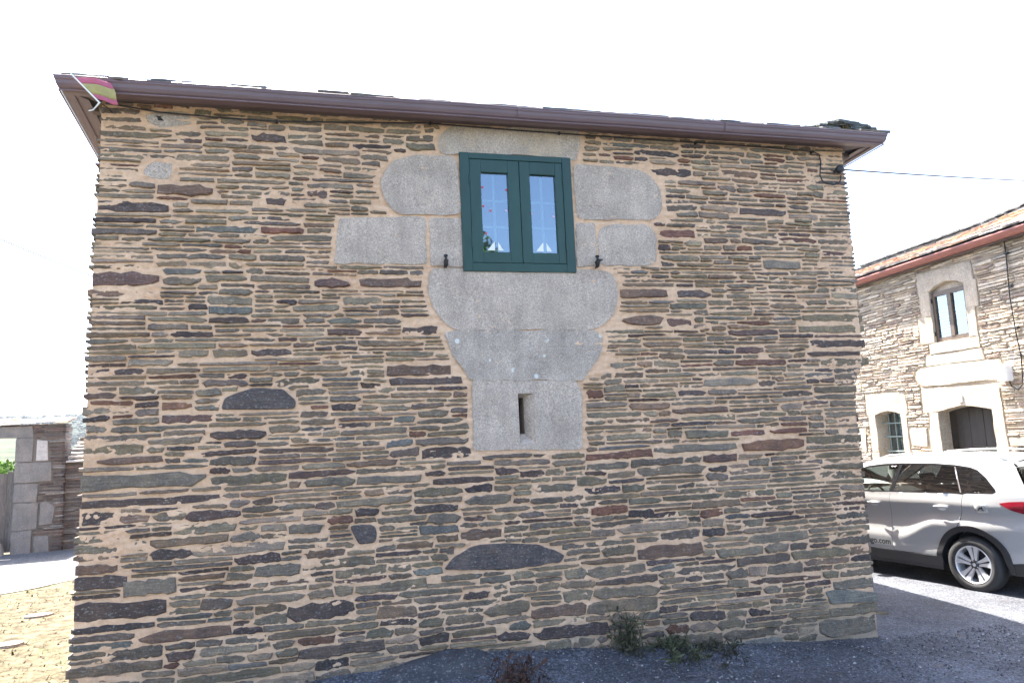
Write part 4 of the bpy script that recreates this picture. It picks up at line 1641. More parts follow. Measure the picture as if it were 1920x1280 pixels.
for r in range(13):
    x = FX0 - .2
    while x < FX1:
        ww = .30 * frn.uniform(.6, 1.4)
        sl = float(np.interp(x, [-1.6, 2.2], [sA, sB]))
        c_, s_ = 1 / math.hypot(1, sl), sl / math.hypot(1, sl)
        V, F = slate_geo(ww, pt * 1.8, frn.uniform(.014, .032), frn)
        W = []
        dd = r * pt - .02 + frn.uniform(-.02, .02)
        lift = .012 + .02 * (r == 12)
        for (a, b, z) in V:
            yy = dd + b
            zz = z + lift + (pt * 1.8 - b) * .07
            W.append((x + ww / 2 + a, FG + .03 + yy * c_ - zz * s_, 4.70 + yy * s_ + zz * c_))
        tl = FRO if (3 <= r <= 8 and frn.random() < .75) else FRT
        if r >= 11:
            tl = [(.06, .06, .065), (.09, .085, .085)]
        cc = np.array(tl[frn.integers(len(tl))]) * frn.uniform(.8, 1.2)
        if r < 2 and -1.7 < x < 2.6:
            mesh_obj('slate', W, F, M['roof_slate'], froof, cols=[tuple(cc)] * len(W))
        else:
            rest_all.add(W, F, tuple(cc))
        x += ww
# ridge slates
x = FX0
while x < FX1:
    sl = float(np.interp(x, [-1.6, 2.2], [sA, sB]))
    ww = frn.uniform(.25, .4)
    z = 4.70 + sl * 3.2 + .03
    V, F = slate_geo(ww, .34, .035, frn)
    rest_all.add([(x + a, 2.8 + b, z + c2 + frn.uniform(-.004, .004)) for a, b, c2 in V], F, (.06, .06, .06))
    x += ww * .9
o = rest_all.build('upper_slates', M['roof_slate'], froof)
o['kind'] = 'stuff'

# ================================================================== RUINED WALL WITH GATE
ru = empty('ruined_wall', (RO_[0], RO_[1], 0), RA)
tag(ru, 'old low slate wall with a granite gate frame and slate coping, left beyond the road', 'wall')
rb = [  # granite: pier and lintel
    [(-.12, 0.0), (.26, 0.0), (.27, .52), (-.12, .50)], [(-.12, .51), (.36, .53), (.38, 1.10), (-.10, 1.12)], [(-.11, 1.13), (.34, 1.12), (.36, 1.52), (-.10, 1.54)],
    [(-.11, 1.55), (.62, 1.56), (.60, 1.98), (-.10, 2.0)], [(-.10, 2.01), (.22, 2.01), (.24, 2.54), (-.10, 2.54)], [(-2.9, 2.55), (.24, 2.55), (.20, 2.80), (-2.9, 2.80)],
    [(.40, .60), (.66, .62), (.70, 1.0), (.52, 1.12), (.42, 1.1)], [(.32, .0), (.62, .0), (.60, .36), (.32, .38)],
    [(-2.75, 0), (-2.45, 0), (-2.45, 2.54), (-2.75, 2.54)],
]
rc = Courses(-.4, .86, 0.0, 2.84, lambda u, z: (.02, .05), lambda u, z: (.10, .35), lambda z: .006, 51, du=.02, dz=.008)
for k, P in enumerate(rb):
    rc.block(P, .008)
    fblock(P, it=0 if k == 5 else 1, proud=.03, mat='granite_ruin', parent=ru, seed=20 + k, s=.09)
rc.block([(-.4, 0), (-.10, 0), (-.10, 2.55), (-.4, 2.55)], .008)
rc.block([(.28, 2.02), (.54, 2.02), (.52, 2.48), (.30, 2.50)], .006)
rst = rc.run(lambda u: -.02)
rm = MB()
RTN = [(.10, .085, .075), (.14, .12, .105), (.20, .18, .16), (.09, .065, .06), (.16, .11, .09)]
for s in rst:
    V, F = stone_geo(s['top'], s['bot'], float(frng.uniform(.0, .03)), .5 if s['edge'] > 0 else .02, frng, tilt=.008)
    rm.add(V, F, tuple(np.array(RTN[frng.integers(5)]) * frng.uniform(.8, 1.2)))
# lower wall running on to the right
rc2 = Courses(.86, 3.4, 0.0, 1.95, lambda u, z: (.02, .06), lambda u, z: (.12, .45), lambda z: .006, 52, du=.02, dz=.008)
for s in rc2.run(lambda u: -.02):
    V, F = stone_geo(s['top'], s['bot'], float(frng.uniform(.0, .03)), .02, frng, tilt=.008)
    V = [(x, y + .10, z) for x, y, z in V]
    rm.add(V, F, tuple(np.array(RTN[frng.integers(5)]) * frng.uniform(.7, 1.1)))
o = rm.build('slate_courses', M['slate_far'], ru)
o['kind'] = 'stuff'
MB().box(-.09, .80, .01, .55, -.1, 2.83).box(.86, 3.4, .11, .55, -.1, 1.94).box(-4.5, -2.76, .01, .55, -.1, 2.83).box(-2.9, -.08, .06, .5, 2.56, 2.83).build('core', M['ruin_mortar'], ru)
MB().prism([(.30, 2.03), (.53, 2.03), (.51, 2.46), (.31, 2.49)], -.02, .02).build('plaster_patch', M['plaster'], ru)
cpn = MB()
CT = [(.34, .32, .30), (.26, .25, .24), (.42, .38, .33), (.36, .25, .14)]
for r in range(4):
    x = -4.4
    while x < .80:
        ww = frn.uniform(.25, .5)
        V, F = slate_geo(ww, .40, frn.uniform(.018, .035), frn)
        sgn = r * .17
        W = [(x + ww / 2 + a, -.10 + sgn + b * .95, 2.845 + r * .035 + z + b * .10 + .01 * math.sin(x * 5)) for a, b, z in V]
        W = [(min(p[0], .90), p[1], p[2]) for p in W]
        mesh_obj('coping_slate', W, F, M['roof_slate'], ru, cols=[tuple(np.array(CT[frn.integers(4)]) * frn.uniform(.8, 1.2))] * len(W)) if r == 0 else cpn.add(W, F, tuple(np.array(CT[frn.integers(4)]) * frn.uniform(.8, 1.2)))
        x += ww * .98
o = cpn.build('upper_coping', M['roof_slate'], ru)
o['kind'] = 'stuff'
for r in range(7):
    x = .88
    while x < 3.3:
        ww = frn.uniform(.3, .55)
        V, F = slate_geo(ww, .46, frn.uniform(.03, .05), frn)
        W = [(x + ww / 2 + a, .0 + r * .17 + b, 1.96 + r * .085 + z + b * .12) for a, b, z in V]
        mesh_obj('coping_slate', W, F, M['roof_slate'], ru, cols=[tuple(np.array(CT[frn.integers(3)]) * frn.uniform(.8, 1.2))] * len(W))
        x += ww
# the wooden gate in the opening
gt = empty('wooden_gate', to_world(-2.44, .16, RO_, RA) + (0,), RA)
tag(gt, 'weathered grey plank gate standing in the granite frame, left edge of the scene', 'gate')
for k in range(13):
    x = .02 + k * .178
    MB().prism([(x, .06), (x + .17, .06), (x + .17, 1.80 + .03 * math.sin(k * 2.1)), (x, 1.80 + .03 * math.sin(k * 2.1 + .5))], 0, .03).build('plank', M['oldwood'], gt)
for z in (.4, 1.5):
    MB().box(.02, 2.33, .032, .07, z, z + .11).build('crossbar', M['oldwood'], gt)
ws = MB()
ws.prism([(-.48 + .26 * math.cos(a), .02 + .40 * math.sin(a)) for a in np.linspace(0, PI, 14)], -.14, -.04)
mo = empty('round_stone', to_world(0, -.02, RO_, RA) + (0,), RA)
tag(mo, 'worn round topped stone slab leaning at the foot of the plank gate', 'stone')
ws.build('slab', M['granite_ruin'], mo)

# ================================================================== TREES, HEDGE, FAR WOODS
def make_tree(name, loc, height, crown_r, crown_z, seed, n_leaf, leaf, label, group=None, mat='leaf'):
    rng = np.random.default_rng(seed)
    t = empty(name, loc)
    tag(t, label, 'tree', group)
    tr = MB()
    tr.tube([(0, 0, -.1), (.05, .02, crown_z * .4), (.0, .05, crown_z * .8), (.05, 0, crown_z * 1.1)], [height * .035, height * .028, height * .02, height * .01], 8)
    cents = []
    for k in range(9):
        a = 2 * PI * k / 9 + rng.uniform(-.3, .3)
        r = crown_r * rng.uniform(.35, .8)
        z = crown_z + rng.uniform(-.5, .6) * crown_r
        e = (r * math.cos(a), r * math.sin(a), z)
        tr.tube([(0, 0, crown_z * rng.uniform(.5, .85)), (e[0] * .5, e[1] * .5, (z + crown_z * .7) * .55), e], [height * .012, height * .008, height * .004], 5)
        cents.append((e, crown_r * rng.uniform(.3, .5)))
    cents.append(((0, 0, crown_z + crown_r * .7), crown_r * .45))
    for k in range(14):
        a, r = rng.uniform(0, 2 * PI), crown_r * rng.uniform(.2, .95)
        cents.append(((r * math.cos(a), r * math.sin(a), crown_z + rng.uniform(-.7, .8) * crown_r * math.sqrt(max(0, 1 - (r / crown_r) ** 2) + .05)), crown_r * rng.uniform(.16, .34)))
    tr.build('trunk', M['bark'], t, smooth=True)
    cen = np.array([c[0] for c in cents])
    rad = np.array([c[1] for c in cents])
    idx = rng.choice(len(cents), n_leaf, p=rad ** 2 / (rad ** 2).sum())
    d = rng.normal(size=(n_leaf, 3))
    d /= np.linalg.norm(d, axis=1)[:, None]
    p = cen[idx] + d * (rad[idx] * rng.uniform(.55, 1.08, n_leaf))[:, None]
    a = rng.normal(size=(n_leaf, 3))
    a /= np.linalg.norm(a, axis=1)[:, None]
    b = np.cross(a, d + .3 * rng.normal(size=(n_leaf, 3)))
    b /= np.linalg.norm(b, axis=1)[:, None]
    s = leaf * rng.uniform(.6, 1.3, n_leaf)[:, None]
    V = np.stack([p - a * s, p + b * s * .5, p + a * s, p - b * s * .5], 1).reshape(-1, 3)
    F = np.arange(n_leaf * 4).reshape(-1, 4)
    c = np.repeat(rng.uniform(.7, 1.35, (n_leaf, 1)) * np.array([[1, 1, 1]]), 4, 0)
    mesh_obj('crown', V, [tuple(f) for f in F.tolist()], M[mat], t, cols=c, fix=False)
    return t


M['leaf_bright'] = leaf_material('bright_green_bush_leaves', (0.10, 0.19, 0.03), (0.14, 0.22, 0.04))  # bright green leaf colour for the bush
M['leaf_dark'] = leaf_material('dark_green_tree_leaves', (0.03, 0.062, 0.018), (0.045, 0.08, 0.022))  # darker green leaf colour for the mirrored tree
make_tree('broadleaf_tree', (6.9, -8.6, 0), 8.3, 2.2, 6.15, 3, 12000, .10, 'green broadleaf tree mirrored in the left pane of the green window', mat='leaf_dark')
bd = np.array([-.60, .80])
make_tree('green_bush', (-13.1 - 2.2, 16.9 + 4.4, -.1), 2.4, .9, 1.25, 4, 3500, .06, 'bright green bush seen through the granite gate frame', mat='leaf_bright')
wr = np.random.default_rng(9)
wood = MB()
for k in range(9000):
    az = math.radians(wr.uniform(-52, -22))
    r = float(np.exp(wr.uniform(math.log(330), math.log(1500))))
    x, y = r * math.sin(az), r * math.cos(az)
    if mnoise.noise(Vector((x * .006, y * .006, 2))) < (-.05 if r > 600 else .08):
        continue
    R_ = wr.uniform(3, 7) 
    z = GH(x, y)
    n = 6
    V = []
    for q, (rr_, zz) in enumerate(((.55, .1), (1, .6), (.7, 1.25))):
        for i in range(n):
            a = 2 * PI * i / n + q * .5
            f = rr_ * R_ * wr.uniform(.8, 1.2)
            V.append((x + f * math.cos(a), y + f * math.sin(a), z + zz * R_ * wr.uniform(.85, 1.15)))
    V.append((x, y, z + 1.6 * R_))
    F = []
    for q in range(2):
        for i in range(n):
            j = (i + 1) % n
            F.append((q * n + i, q * n + j, q * n + n + j, q * n + n + i))
    F += [(2 * n + i, 2 * n + (i + 1) % n, 3 * n) for i in range(n)]
    wood.add(V, F, (wr.uniform(.5, 1.0),) * 3)
M['woods'] = leaf_material('distant_dark_woods', (0.016, 0.030, 0.012), (0.024, 0.038, 0.014), .02)
o = wood.build('distant_woods', M['woods'], smooth=False)
tag(o, 'far wooded slopes beyond the valley at the left edge', 'woods', kind='stuff')

# ================================================================== OVERHEAD WIRES
def wire(pts, label, r=.006, group=None):
    w_ = MB()
    P = []
    a, b = Vector(pts[0]), Vector(pts[1])
    for k in range(17):
        t = k / 16
        P.append(a.lerp(b, t) + Vector((0, 0, -pts[2] * 4 * t * (1 - t))))
    w_.tube(P, r, 5)
    o = w_.build('overhead_wire', M['black_rubber'])
    return tag(o, label, 'wire', group)


def far(px, py, dist):
    d = cr * (px - 960) / FL - cu * (py - 640) / FL + cf
    return tuple(CAM + d / np.linalg.norm(d) * dist)


hx, hy = to_world(.10, -.08, HO, WA)
wire([(hx, hy, 4.609), far(2150, 343, 22), .05], 'thin overhead wire leaving the right corner of the house towards the street', .009)
wire([far(-420, 262, 15), far(340, 580, 17), .1], 'upper and darker of two thin wires in the sky left of the house', .013)
wire([far(-420, 330, 15), far(340, 592, 17), .1], 'lower and fainter of two thin wires in the sky left of the house', .009)

# ================================================================== GROUND COVER AND LOOSE THINGS
gr = np.random.default_rng(14)
gv = MB()
for k in range(5200):
    u = gr.uniform(-7.2, 1.4)
    v = -abs(gr.normal(0, .55)) - .02
    if v < -2.4:
        continue
    x, y = to_world(u, v, HO, WA)
    r = gr.uniform(.004, .013) * (1.3 if gr.random() < .1 else 1)
    z = GH(x, y) + .03
    A = gr.normal(size=(6, 3))
    A /= np.linalg.norm(A, axis=1)[:, None]
    A = np.array([[1, 0, 0], [0, 1, 0], [-1, 0, 0], [0, -1, 0], [0, 0, .8], [0, 0, -.6]]) * gr.uniform(.7, 1.2, (6, 1)) * r
    V = [(x + p[0], y + p[1], z + p[2] + r * .3) for p in A]
    F = [(0, 1, 4), (1, 2, 4), (2, 3, 4), (3, 0, 4), (1, 0, 5), (2, 1, 5), (3, 2, 5), (0, 3, 5)]
    c = gr.choice([.04, .07, .11, .17, .30], p=[.27, .3, .25, .14, .04])
    gv.add(V, F, (c, c, c * 1.05))
o = gv.build('gravel', M['roof_slate'], fix=False)
tag(o, 'loose grey chippings along the foot of the house wall', 'gravel', kind='stuff')

st_ = MB()
for k in range(26000):
    # straw litter on the sunny verge
    px_, py_ = gr.uniform(-9.5, -2.6), gr.uniform(4.5, 13.5)
    u, v = to_local(px_, py_, HO, WA)
    if u > -6.95:
        if u > -4 or v > -.1:
            continue
    if (px_ + 8.15) * (-1.3) + (py_ - 11.5) * .65 > .15 * mnoise.noise(Vector((px_ * 2, py_ * 2, 0))):
        continue
    if mnoise.noise(Vector((px_ * 1.8, py_ * 1.8, 4))) < -.25:
        continue
    z = GH(px_, py_) + .012
    a = gr.normal(.5, .9)
    l = gr.uniform(.025, .09)
    w_ = gr.uniform(.002, .006)
    litter = gr.random() < .10
    if litter:
        w_, l = gr.uniform(.010, .022), gr.uniform(.02, .05)
    dx, dy = math.cos(a), math.sin(a)
    h = gr.uniform(.002, .028) * (2.2 if gr.random() < .1 else 1)
    V = [(px_ - dy * w_, py_ + dx * w_, z + .003), (px_ + dy * w_, py_ - dx * w_, z + .003), (px_ + dx * l, py_ + dy * l, z + h)]
    gcol = (.45, .9, .35) if mnoise.noise(Vector((px_ * 1.1, py_ * 1.1, 7))) > .42 else (1, 1, 1)
    k_ = gr.uniform(.12, 1.0) if gr.random() < .75 else gr.uniform(.9, 1.4)
    if litter:
        k_ = gr.uniform(.1, .35)
    st_.add(V, [(0, 1, 2)], tuple(np.array(gcol) * k_))
o = st_.build('dry_grass', M['straw'], fix=False)
tag(o, 'dry straw and sparse grass on the sunny verge left of the house', 'grass', kind='stuff')

# flat slabs and stones lying in the verge
SL_ = [(-5.75, 8.45, .19, .13, .4, 'pale flat slab nearest the camera in the dry verge'), (-6.35, 9.9, .20, .13, .5, 'pale flat slab in the verge close to the house corner'),
       (-7.35, 9.65, .22, .11, .9, 'long pale stone half buried in the middle of the verge'), (-6.9, 9.2, .16, .10, .2, 'small reddish stone beside the long pale stone in the verge'),
       (-6.0, 7.95, .10, .07, .2, 'small brown stone in front of the nearest pale slab')]
for (x, y, a, b, rot, lab) in SL_:
    n = 9
    P = [(a * math.cos(q) * gr.uniform(.8, 1.1), b * math.sin(q) * gr.uniform(.8, 1.1)) for q in np.linspace(0, 2 * PI, n + 1)[:-1]]
    cc, ss = math.cos(rot), math.sin(rot)
    V = [(p[0] * cc - p[1] * ss, p[0] * ss + p[1] * cc, -.03) for p in P] + [((p[0] * cc - p[1] * ss) * .9, (p[0] * ss + p[1] * cc) * .9, .022) for p in P]
    F = [tuple(range(n, 2 * n))] + [(i, (i + 1) % n, n + (i + 1) % n, n + i) for i in range(n)]
    o = mesh_obj('flat_stone', V, F, M['granite_ruin'] if 'pale' in lab[:10] else M['ruin_mortar'], cols=[(1, 1, 1)] * len(V))
    o.location = (x, y, GH(x, y) + .02)
    tag(o, lab, 'stone', 'stones lying in the dry verge')

# dark rock at the foot of the wall and dead weeds beside it
rk = empty('foot_rock', to_world(-4.20, -.06, HO, WA) + (bank(-4.2) - .06,), WA)
tag(rk, 'dark sloping slab of rock at the foot of the house wall, bottom of the view', 'rock')
V, F = [], []
nr, nc = 9, 15
for i in range(nr):
    for j in range(nc):
        a, b = i / (nr - 1) * 2 - 1, j / (nc - 1) * 2 - 1
        m_ = max(0, 1 - abs(a) ** 2.4) * max(0, 1 - abs(b) ** 3)
        V.append((b * .62 + .10 * a, a * .26, -.10 + .235 * m_ * (1 + .3 * b) + .03 * fbm(b * 3, a * 3, 4)))
for i in range(nr - 1):
    for j in range(nc - 1):
        q = i * nc + j
        F.append((q, q + 1, q + nc + 1, q + nc))
mesh_obj('slab', V, F, M['slate'], rk, cols=[(.035, .037, .045)] * len(V))


def stalks(name, u, v, n, h, spread, col, label, cat, mat, leaf=0, seed=1):
    rg = np.random.default_rng(seed)
    x, y = to_world(u, v, HO, WA)
    e = empty(name, (x, y, GH(x, y)))
    tag(e, label, cat)
    q = MB()
    lf = MB()
    for k in range(n):
        a = rg.uniform(0, 2 * PI)
        bx, by = rg.normal(0, spread * .35, 2)
        hh = h * rg.uniform(.4, 1.1)
        lean = rg.uniform(.05, .5) * hh
        P = []
        for s in range(5):
            t = s / 4
            P.append((bx + lean * t * t * math.cos(a) + rg.uniform(-.006, .006), by + lean * t * t * math.sin(a) + rg.uniform(-.006, .006), hh * (t - .25 * t * t * (lean / hh))))
        kk = rg.uniform(.6, 1.3)
        q.tube(P, [.0035, .003, .0025, .002, .0012], 4, tuple(np.array(col) * kk))
        for s in range(leaf):
            t = rg.uniform(.2, 1)
            i = min(int(t * 4), 3)
            p = np.array(P[i]) + (np.array(P[i + 1]) - np.array(P[i])) * (t * 4 - i)
            d = rg.normal(size=3) * .02
            w2 = rg.normal(size=3) * .006
            lf.add([p, p + d + w2, p + d * 1.8, p + d - w2], [(0, 1, 2, 3)], tuple(np.array(col) * rg.uniform(.6, 1.4)))
    q.build('stems', M[mat], e)['kind'] = 'stuff'
    if leaf:
        lf.build('leaves', M[mat], e, fix=False)['kind'] = 'stuff'


M['deadweed'] = leaf_material('dead_brown_weed', (0.085, 0.052, 0.040), (0.055, 0.036, 0.03))
M['greenweed'] = leaf_material('dusty_green_weed', (0.075, 0.080, 0.048), (0.06, 0.055, 0.04))
stalks('dead_weed', -3.60, -.42, 46, .24, .30, (1, .9, .85), 'dry reddish brown weeds beside the dark rock at the wall foot', 'weed', 'deadweed', 7, 2)
stalks('green_weed', -2.55, -.10, 30, .42, .16, (1, .95, .9), 'thin grey green weeds growing up the foot of the wall', 'weed', 'greenweed', 12, 3)
stalks('green_weed', -2.15, -.10, 60, .13, .40, (1.0, 1.05, .9), 'low mossy green weed clump right of the tall thin weeds', 'weed', 'greenweed', 12, 5)
stalks('green_weed', -1.80, -.16, 36, .11, .30, (.8, .75, .75), 'small dull brown green weed tuft at the wall foot, rightmost of the weeds', 'weed', 'greenweed', 10, 6)


# ================================================================== CAR
car = empty('parked_car', (CO[0], CO[1], -.04), CA)
tag(car, 'silver white compact SUV parked on the street beside the house, rear half in view', 'car')
M['paint'] = plain_material('silver_white_car_paint', (0.41, 0.41, 0.405), 0.28, metal=0.25, wear=0.015, coat=0.8)
M['clad'] = plain_material('black_plastic_cladding', (0.022, 0.022, 0.024), 0.5, wear=0.08)
M['tyre'] = plain_material('tyre_rubber', (0.028, 0.027, 0.027), 0.8, wear=0.12)
M['alloy'] = plain_material('polished_alloy', (0.62, 0.62, 0.63), 0.35, metal=0.45, wear=0.03)
M['alloy_dark'] = plain_material('dark_alloy', (0.05, 0.05, 0.053), 0.4, metal=0.5, wear=0.05)
M['car_glass'] = glass_material('clear_car_glass', (0.72, 0.80, 0.76), 0.04)
M['tint_glass'] = glass_material('tinted_car_glass', (0.10, 0.10, 0.11), 0.3)
M['half_glass'] = glass_material('half_tinted_car_glass', (0.34, 0.36, 0.36), 0.12)
M['gloss_black'] = plain_material('gloss_black_trim', (0.012, 0.012, 0.014), 0.2, wear=0.02)
M['lamp_red'] = plain_material('red_tail_lamp', (0.22, 0.006, 0.018), 0.12, wear=0.03, coat=1.0)
M['seat'] = plain_material('dark_seat_cloth', (0.03, 0.03, 0.032), 0.9)
M['letter'] = plain_material('black_lettering', (0.02, 0.022, 0.03), 0.5)
M['chrome'] = plain_material('bright_handle', (0.7, 0.7, 0.72), 0.15, metal=0.9, wear=0.01)


def sst(a, b, x):
    t = min(max((x - a) / (b - a), 0), 1)
    return t * t * (3 - 2 * t)


def side_y(x, z):
    """half width of the body at length x and height z"""
    W = .887
    if x < -.15:
        W -= .115 * ((-.15 - x) / .65) ** 2
    if x > 2.55:
        W -= .20 * ((x - 2.55) / .85) ** 2
    zc = .585 + .22 * sst(1.0, .45, x) + .10 * sst(1.9, 2.4, x)      # character line sweeping over the rear arch
    a = 0.0
    if z < zc:
        a += .030 * sst(0, 1, (zc - z) / .28) + .03 * max(0, (.40 - z) / .15)
        a -= .012 * sst(.10, 0, abs(z - .42))
    elif z < 1.02:
        t = (z - zc) / (1.02 - zc)
        a += .040 * math.sin(PI * min(t * 1.0, 1)) ** .8 * (1 - .35 * sst(.5, 0, x))
    if z > 1.02:
        a += .022 * sst(1.02, 1.15, z)
    if z > 1.15:
        a += .41 * (z - 1.15) + .16 * max(0, z - 1.45) ** 1.2
    return W - a


def on_side(pts, off=0.0):
    return [(x, side_y(x, z) + off, z) for x, z in pts]


def panel(name, outer, holes=(), s=.045, mat='paint', off=0.0, parent=None, thick=0, label=None, both=True):
    pts, tris = region(outer, holes, s)
    objs = []
    for sgn in ((1, -1) if both else (1,)):
        V = [(x, sgn * (side_y(x, z) + off), z) for x, z in pts]
        o = mesh_obj(name, V, tris, M[mat], parent or car, smooth=True, cols=None)
        if thick:
            m_ = o.modifiers.new('s', 'SOLIDIFY')
            m_.thickness = thick
            m_.offset = -1
            es = o.modifiers.new('e', 'EDGE_SPLIT')
            es.split_angle = math.radians(40)
            # keep the outer face where it is: normals must point outwards
            me = o.data
            ny = sum(p.normal.y * p.area for p in me.polygons)
            if ny * sgn < 0:
                me.flip_normals()
        objs.append(o)
    return objs


def arc(cx, cz, r, a0, a1, n=14):
    return [(cx + r * math.cos(math.radians(a0 + (a1 - a0) * k / n)), cz + r * math.sin(math.radians(a0 + (a1 - a0) * k / n))) for k in range(n + 1)]


HZ = .335
DLO = [(2.22, 1.125), (1.95, 1.27), (1.72, 1.40), (1.48, 1.485), (1.25, 1.515), (.95, 1.53), (.5, 1.53), (.22, 1.515), (.02, 1.49), (-.08, 1.455), (-.19, 1.37), (-.315, 1.235), (-.325, 1.205), (-.29, 1.185), (.2, 1.172), (1.1, 1.155), (1.8, 1.135)]
ROOF_E = [(2.36, 1.10), (2.05, 1.30), (1.78, 1.45), (1.50, 1.545), (1.2, 1.578), (.9, 1.592), (.5, 1.598), (.1, 1.592), (-.25, 1.572), (-.46, 1.545)]
REAR_E = [(-.50, 1.50), (-.56, 1.38), (-.63, 1.24), (-.69, 1.12), (-.73, .98), (-.745, .85), (-.79, .74), (-.80, .60), (-.785, .45)]
# rear quarter with roof rail and pillars (one pressing)
arch_r = arc(0.03, HZ, .455, 4, 176, 16)
quarter = [(.475, .385)] + arch_r[1:-1]
# door cut: rear door is in front of x ~ .1
q_out = ROOF_E + REAR_E + [(-.43, .40)] + arc(.03, HZ, .455, 172, 72, 12) + [(.139, .83), (.084, 1.0), (.068, 1.165)] + [(p[0], p[1]) for p in [( .02, 1.178), (-.29, 1.185), (-.325, 1.205), (-.315, 1.235), (-.19, 1.37), (-.08, 1.455), (.02, 1.49), (.22, 1.515), (.5, 1.53), (.95, 1.53), (1.25, 1.515), (1.48, 1.485), (1.72, 1.40), (1.95, 1.27), (2.22, 1.125)]]
panel('quarter_panel', q_out, s=.04)
rd = [(1.093, .392), (1.099, .75), (1.079, 1.0), (1.068, 1.153), (.2, 1.170), (.073, 1.165), (.089, 1.0), (.144, .83)] + arc(.03, HZ, .455, 70, 6, 10) + [(.49, .392)]
rear_doors = panel('door', rd, s=.04)
fdp = [(2.02, .392), (2.08, .7), (2.07, .95), (2.10, 1.115), (1.8, 1.133), (1.072, 1.153), (1.083, 1.0), (1.103, .75), (1.096, .392)]
front_doors = panel('door', fdp, s=.045)
fen = [(2.36, 1.09), (2.108, 1.112), (2.078, .95), (2.088, .7), (2.04, .40)] + arc(2.52, HZ, .455, 172, 8, 14) + [(3.0, .40), (3.33, .42), (3.36, .7), (3.28, .92), (3.1, 1.0), (2.7, 1.06)]
panel('fender', fen, s=.06)
# window band: black trim round three panes
gl_front = [(2.12, 1.150), (1.90, 1.275), (1.70, 1.385), (1.48, 1.462), (1.25, 1.492), (1.00, 1.505), (1.095, 1.168)]
gl_rear = [(1.03, 1.170), (.955, 1.506), (.5, 1.508), (.235, 1.494), (.115, 1.188)]
gl_quarter = [(.085, 1.190), (.20, 1.490), (.02, 1.470), (-.07, 1.437), (-.175, 1.355), (-.298, 1.230), (-.275, 1.200)]
panel('window_trim', DLO, [gl_front, gl_rear, gl_quarter], s=.05, mat='gloss_black', off=-.006, thick=.006)
panel('side_window', gl_front, s=.09, mat='car_glass', off=-.010, thick=0)
panel('side_window', gl_rear, s=.09, mat='half_glass', off=-.010, thick=0)
panel('side_window', gl_quarter, s=.09, mat='tint_glass', off=-.010, thick=0)
panel('window_strip', [(.225, 1.493), (.207, 1.493), (.088, 1.188), (.106, 1.188)], s=.1, mat='chrome', off=-.002, thick=0)
# sill cladding, arch rings, lower bumpers
panel('door_liner', [(2.06, .40), (2.10, 1.10), (1.1, 1.14), (.10, 1.15), (.16, .84)] + arc(.03, HZ, .47, 70, 8, 8) + [(.5, .40)], s=.08, mat='clad', off=-.022, thick=0)
panel('sill', [(.44, .24), (2.08, .24), (2.06, .384), (.49, .384)], s=.08, mat='clad', off=.010, thick=.03)
for cx in (.03, 2.52):
    outer = arc(cx, HZ, .462, -8, 188, 26)
    inner = arc(cx, HZ, .392, 188, -8, 26)
    panel('arch_trim', outer + inner, s=.035, mat='clad', off=.014, thick=.03)
panel('lower_bumper', [(-.415, .26), (-.43, .395), (-.785, .445), (-.76, .27)], s=.07, mat='clad', off=.004, thick=.02)
panel('lower_bumper', [(2.97, .25), (3.3, .25), (3.33, .40), (2.99, .39)], s=.07, mat='clad', off=.004, thick=.02)
# wheel houses and underbody
for cx in (.03, 2.52):
    for sgn in (1, -1):
        w_ = MB()
        A = arc(cx, HZ, .40, -12, 192, 22)
        w_.add([(x, sgn * .86, z) for x, z in A] + [(x, sgn * .45, z) for x, z in A], [(i, i + 1, len(A) + i + 1, len(A) + i) for i in range(len(A) - 1)])
        w_.add([(x, sgn * .45, z) for x, z in A], [tuple(range(len(A)))])
        w_.build('wheel_house', M['clad'], car, fix=False)
ub = MB()
ub.box(.44, 2.1, -.84, .84, .22, .40)
ub.box(-.70, .44, -.44, .44, .26, .42)
ub.box(2.1, 3.2, -.44, .44, .22, .42)
ub.box(-.60, -.30, -.38, .0, .16, .28)
ub.build('underbody', M['clad'], car)


# roof, hood, screens, tail: lofts across the car
def loft(name, prof, crown, mat, nseg=16, bulge=0.0, off=0.0, y_in=0.0, thick=.006, endz=None):
    """prof: list of (x, z) on the side edge; each is carried across with a crown upwards and a bulge in x"""
    V, F = [], []
    for (x, z) in prof:
        hw = side_y(x, z) - y_in + off
        for k in range(nseg + 1):
            t = -1 + 2 * k / nseg
            V.append((x + bulge * (1 - abs(t) ** 2.4), hw * t, z + crown * (1 - abs(t) ** 2.6)))
    for i in range(len(prof) - 1):
        for k in range(nseg):
            a = i * (nseg + 1) + k
            F.append((a, a + 1, a + nseg + 2, a + nseg + 1))
    o = mesh_obj(name, V, F, M[mat], car, smooth=True)
    if thick:
        m_ = o.modifiers.new('s', 'SOLIDIFY')
        m_.thickness = thick
        es = o.modifiers.new('e', 'EDGE_SPLIT')
        es.split_angle = math.radians(40)
    return o


rp = densify(ROOF_E[3:], .08, False)
loft('roof_panel', rp, .045, 'paint')
loft('windscreen', densify([(2.34, 1.11), (2.05, 1.30), (1.78, 1.45), (1.50, 1.545)], .1, False), .03, 'car_glass', bulge=.12, thick=0)
loft('bonnet', densify([(3.28, .92), (3.1, 1.0), (2.7, 1.06), (2.36, 1.10)], .1, False), .05, 'paint')
loft('front_bumper', densify([(3.28, .92), (3.36, .7), (3.33, .42), (3.3, .25)], .08, False), 0, 'clad', bulge=.13)
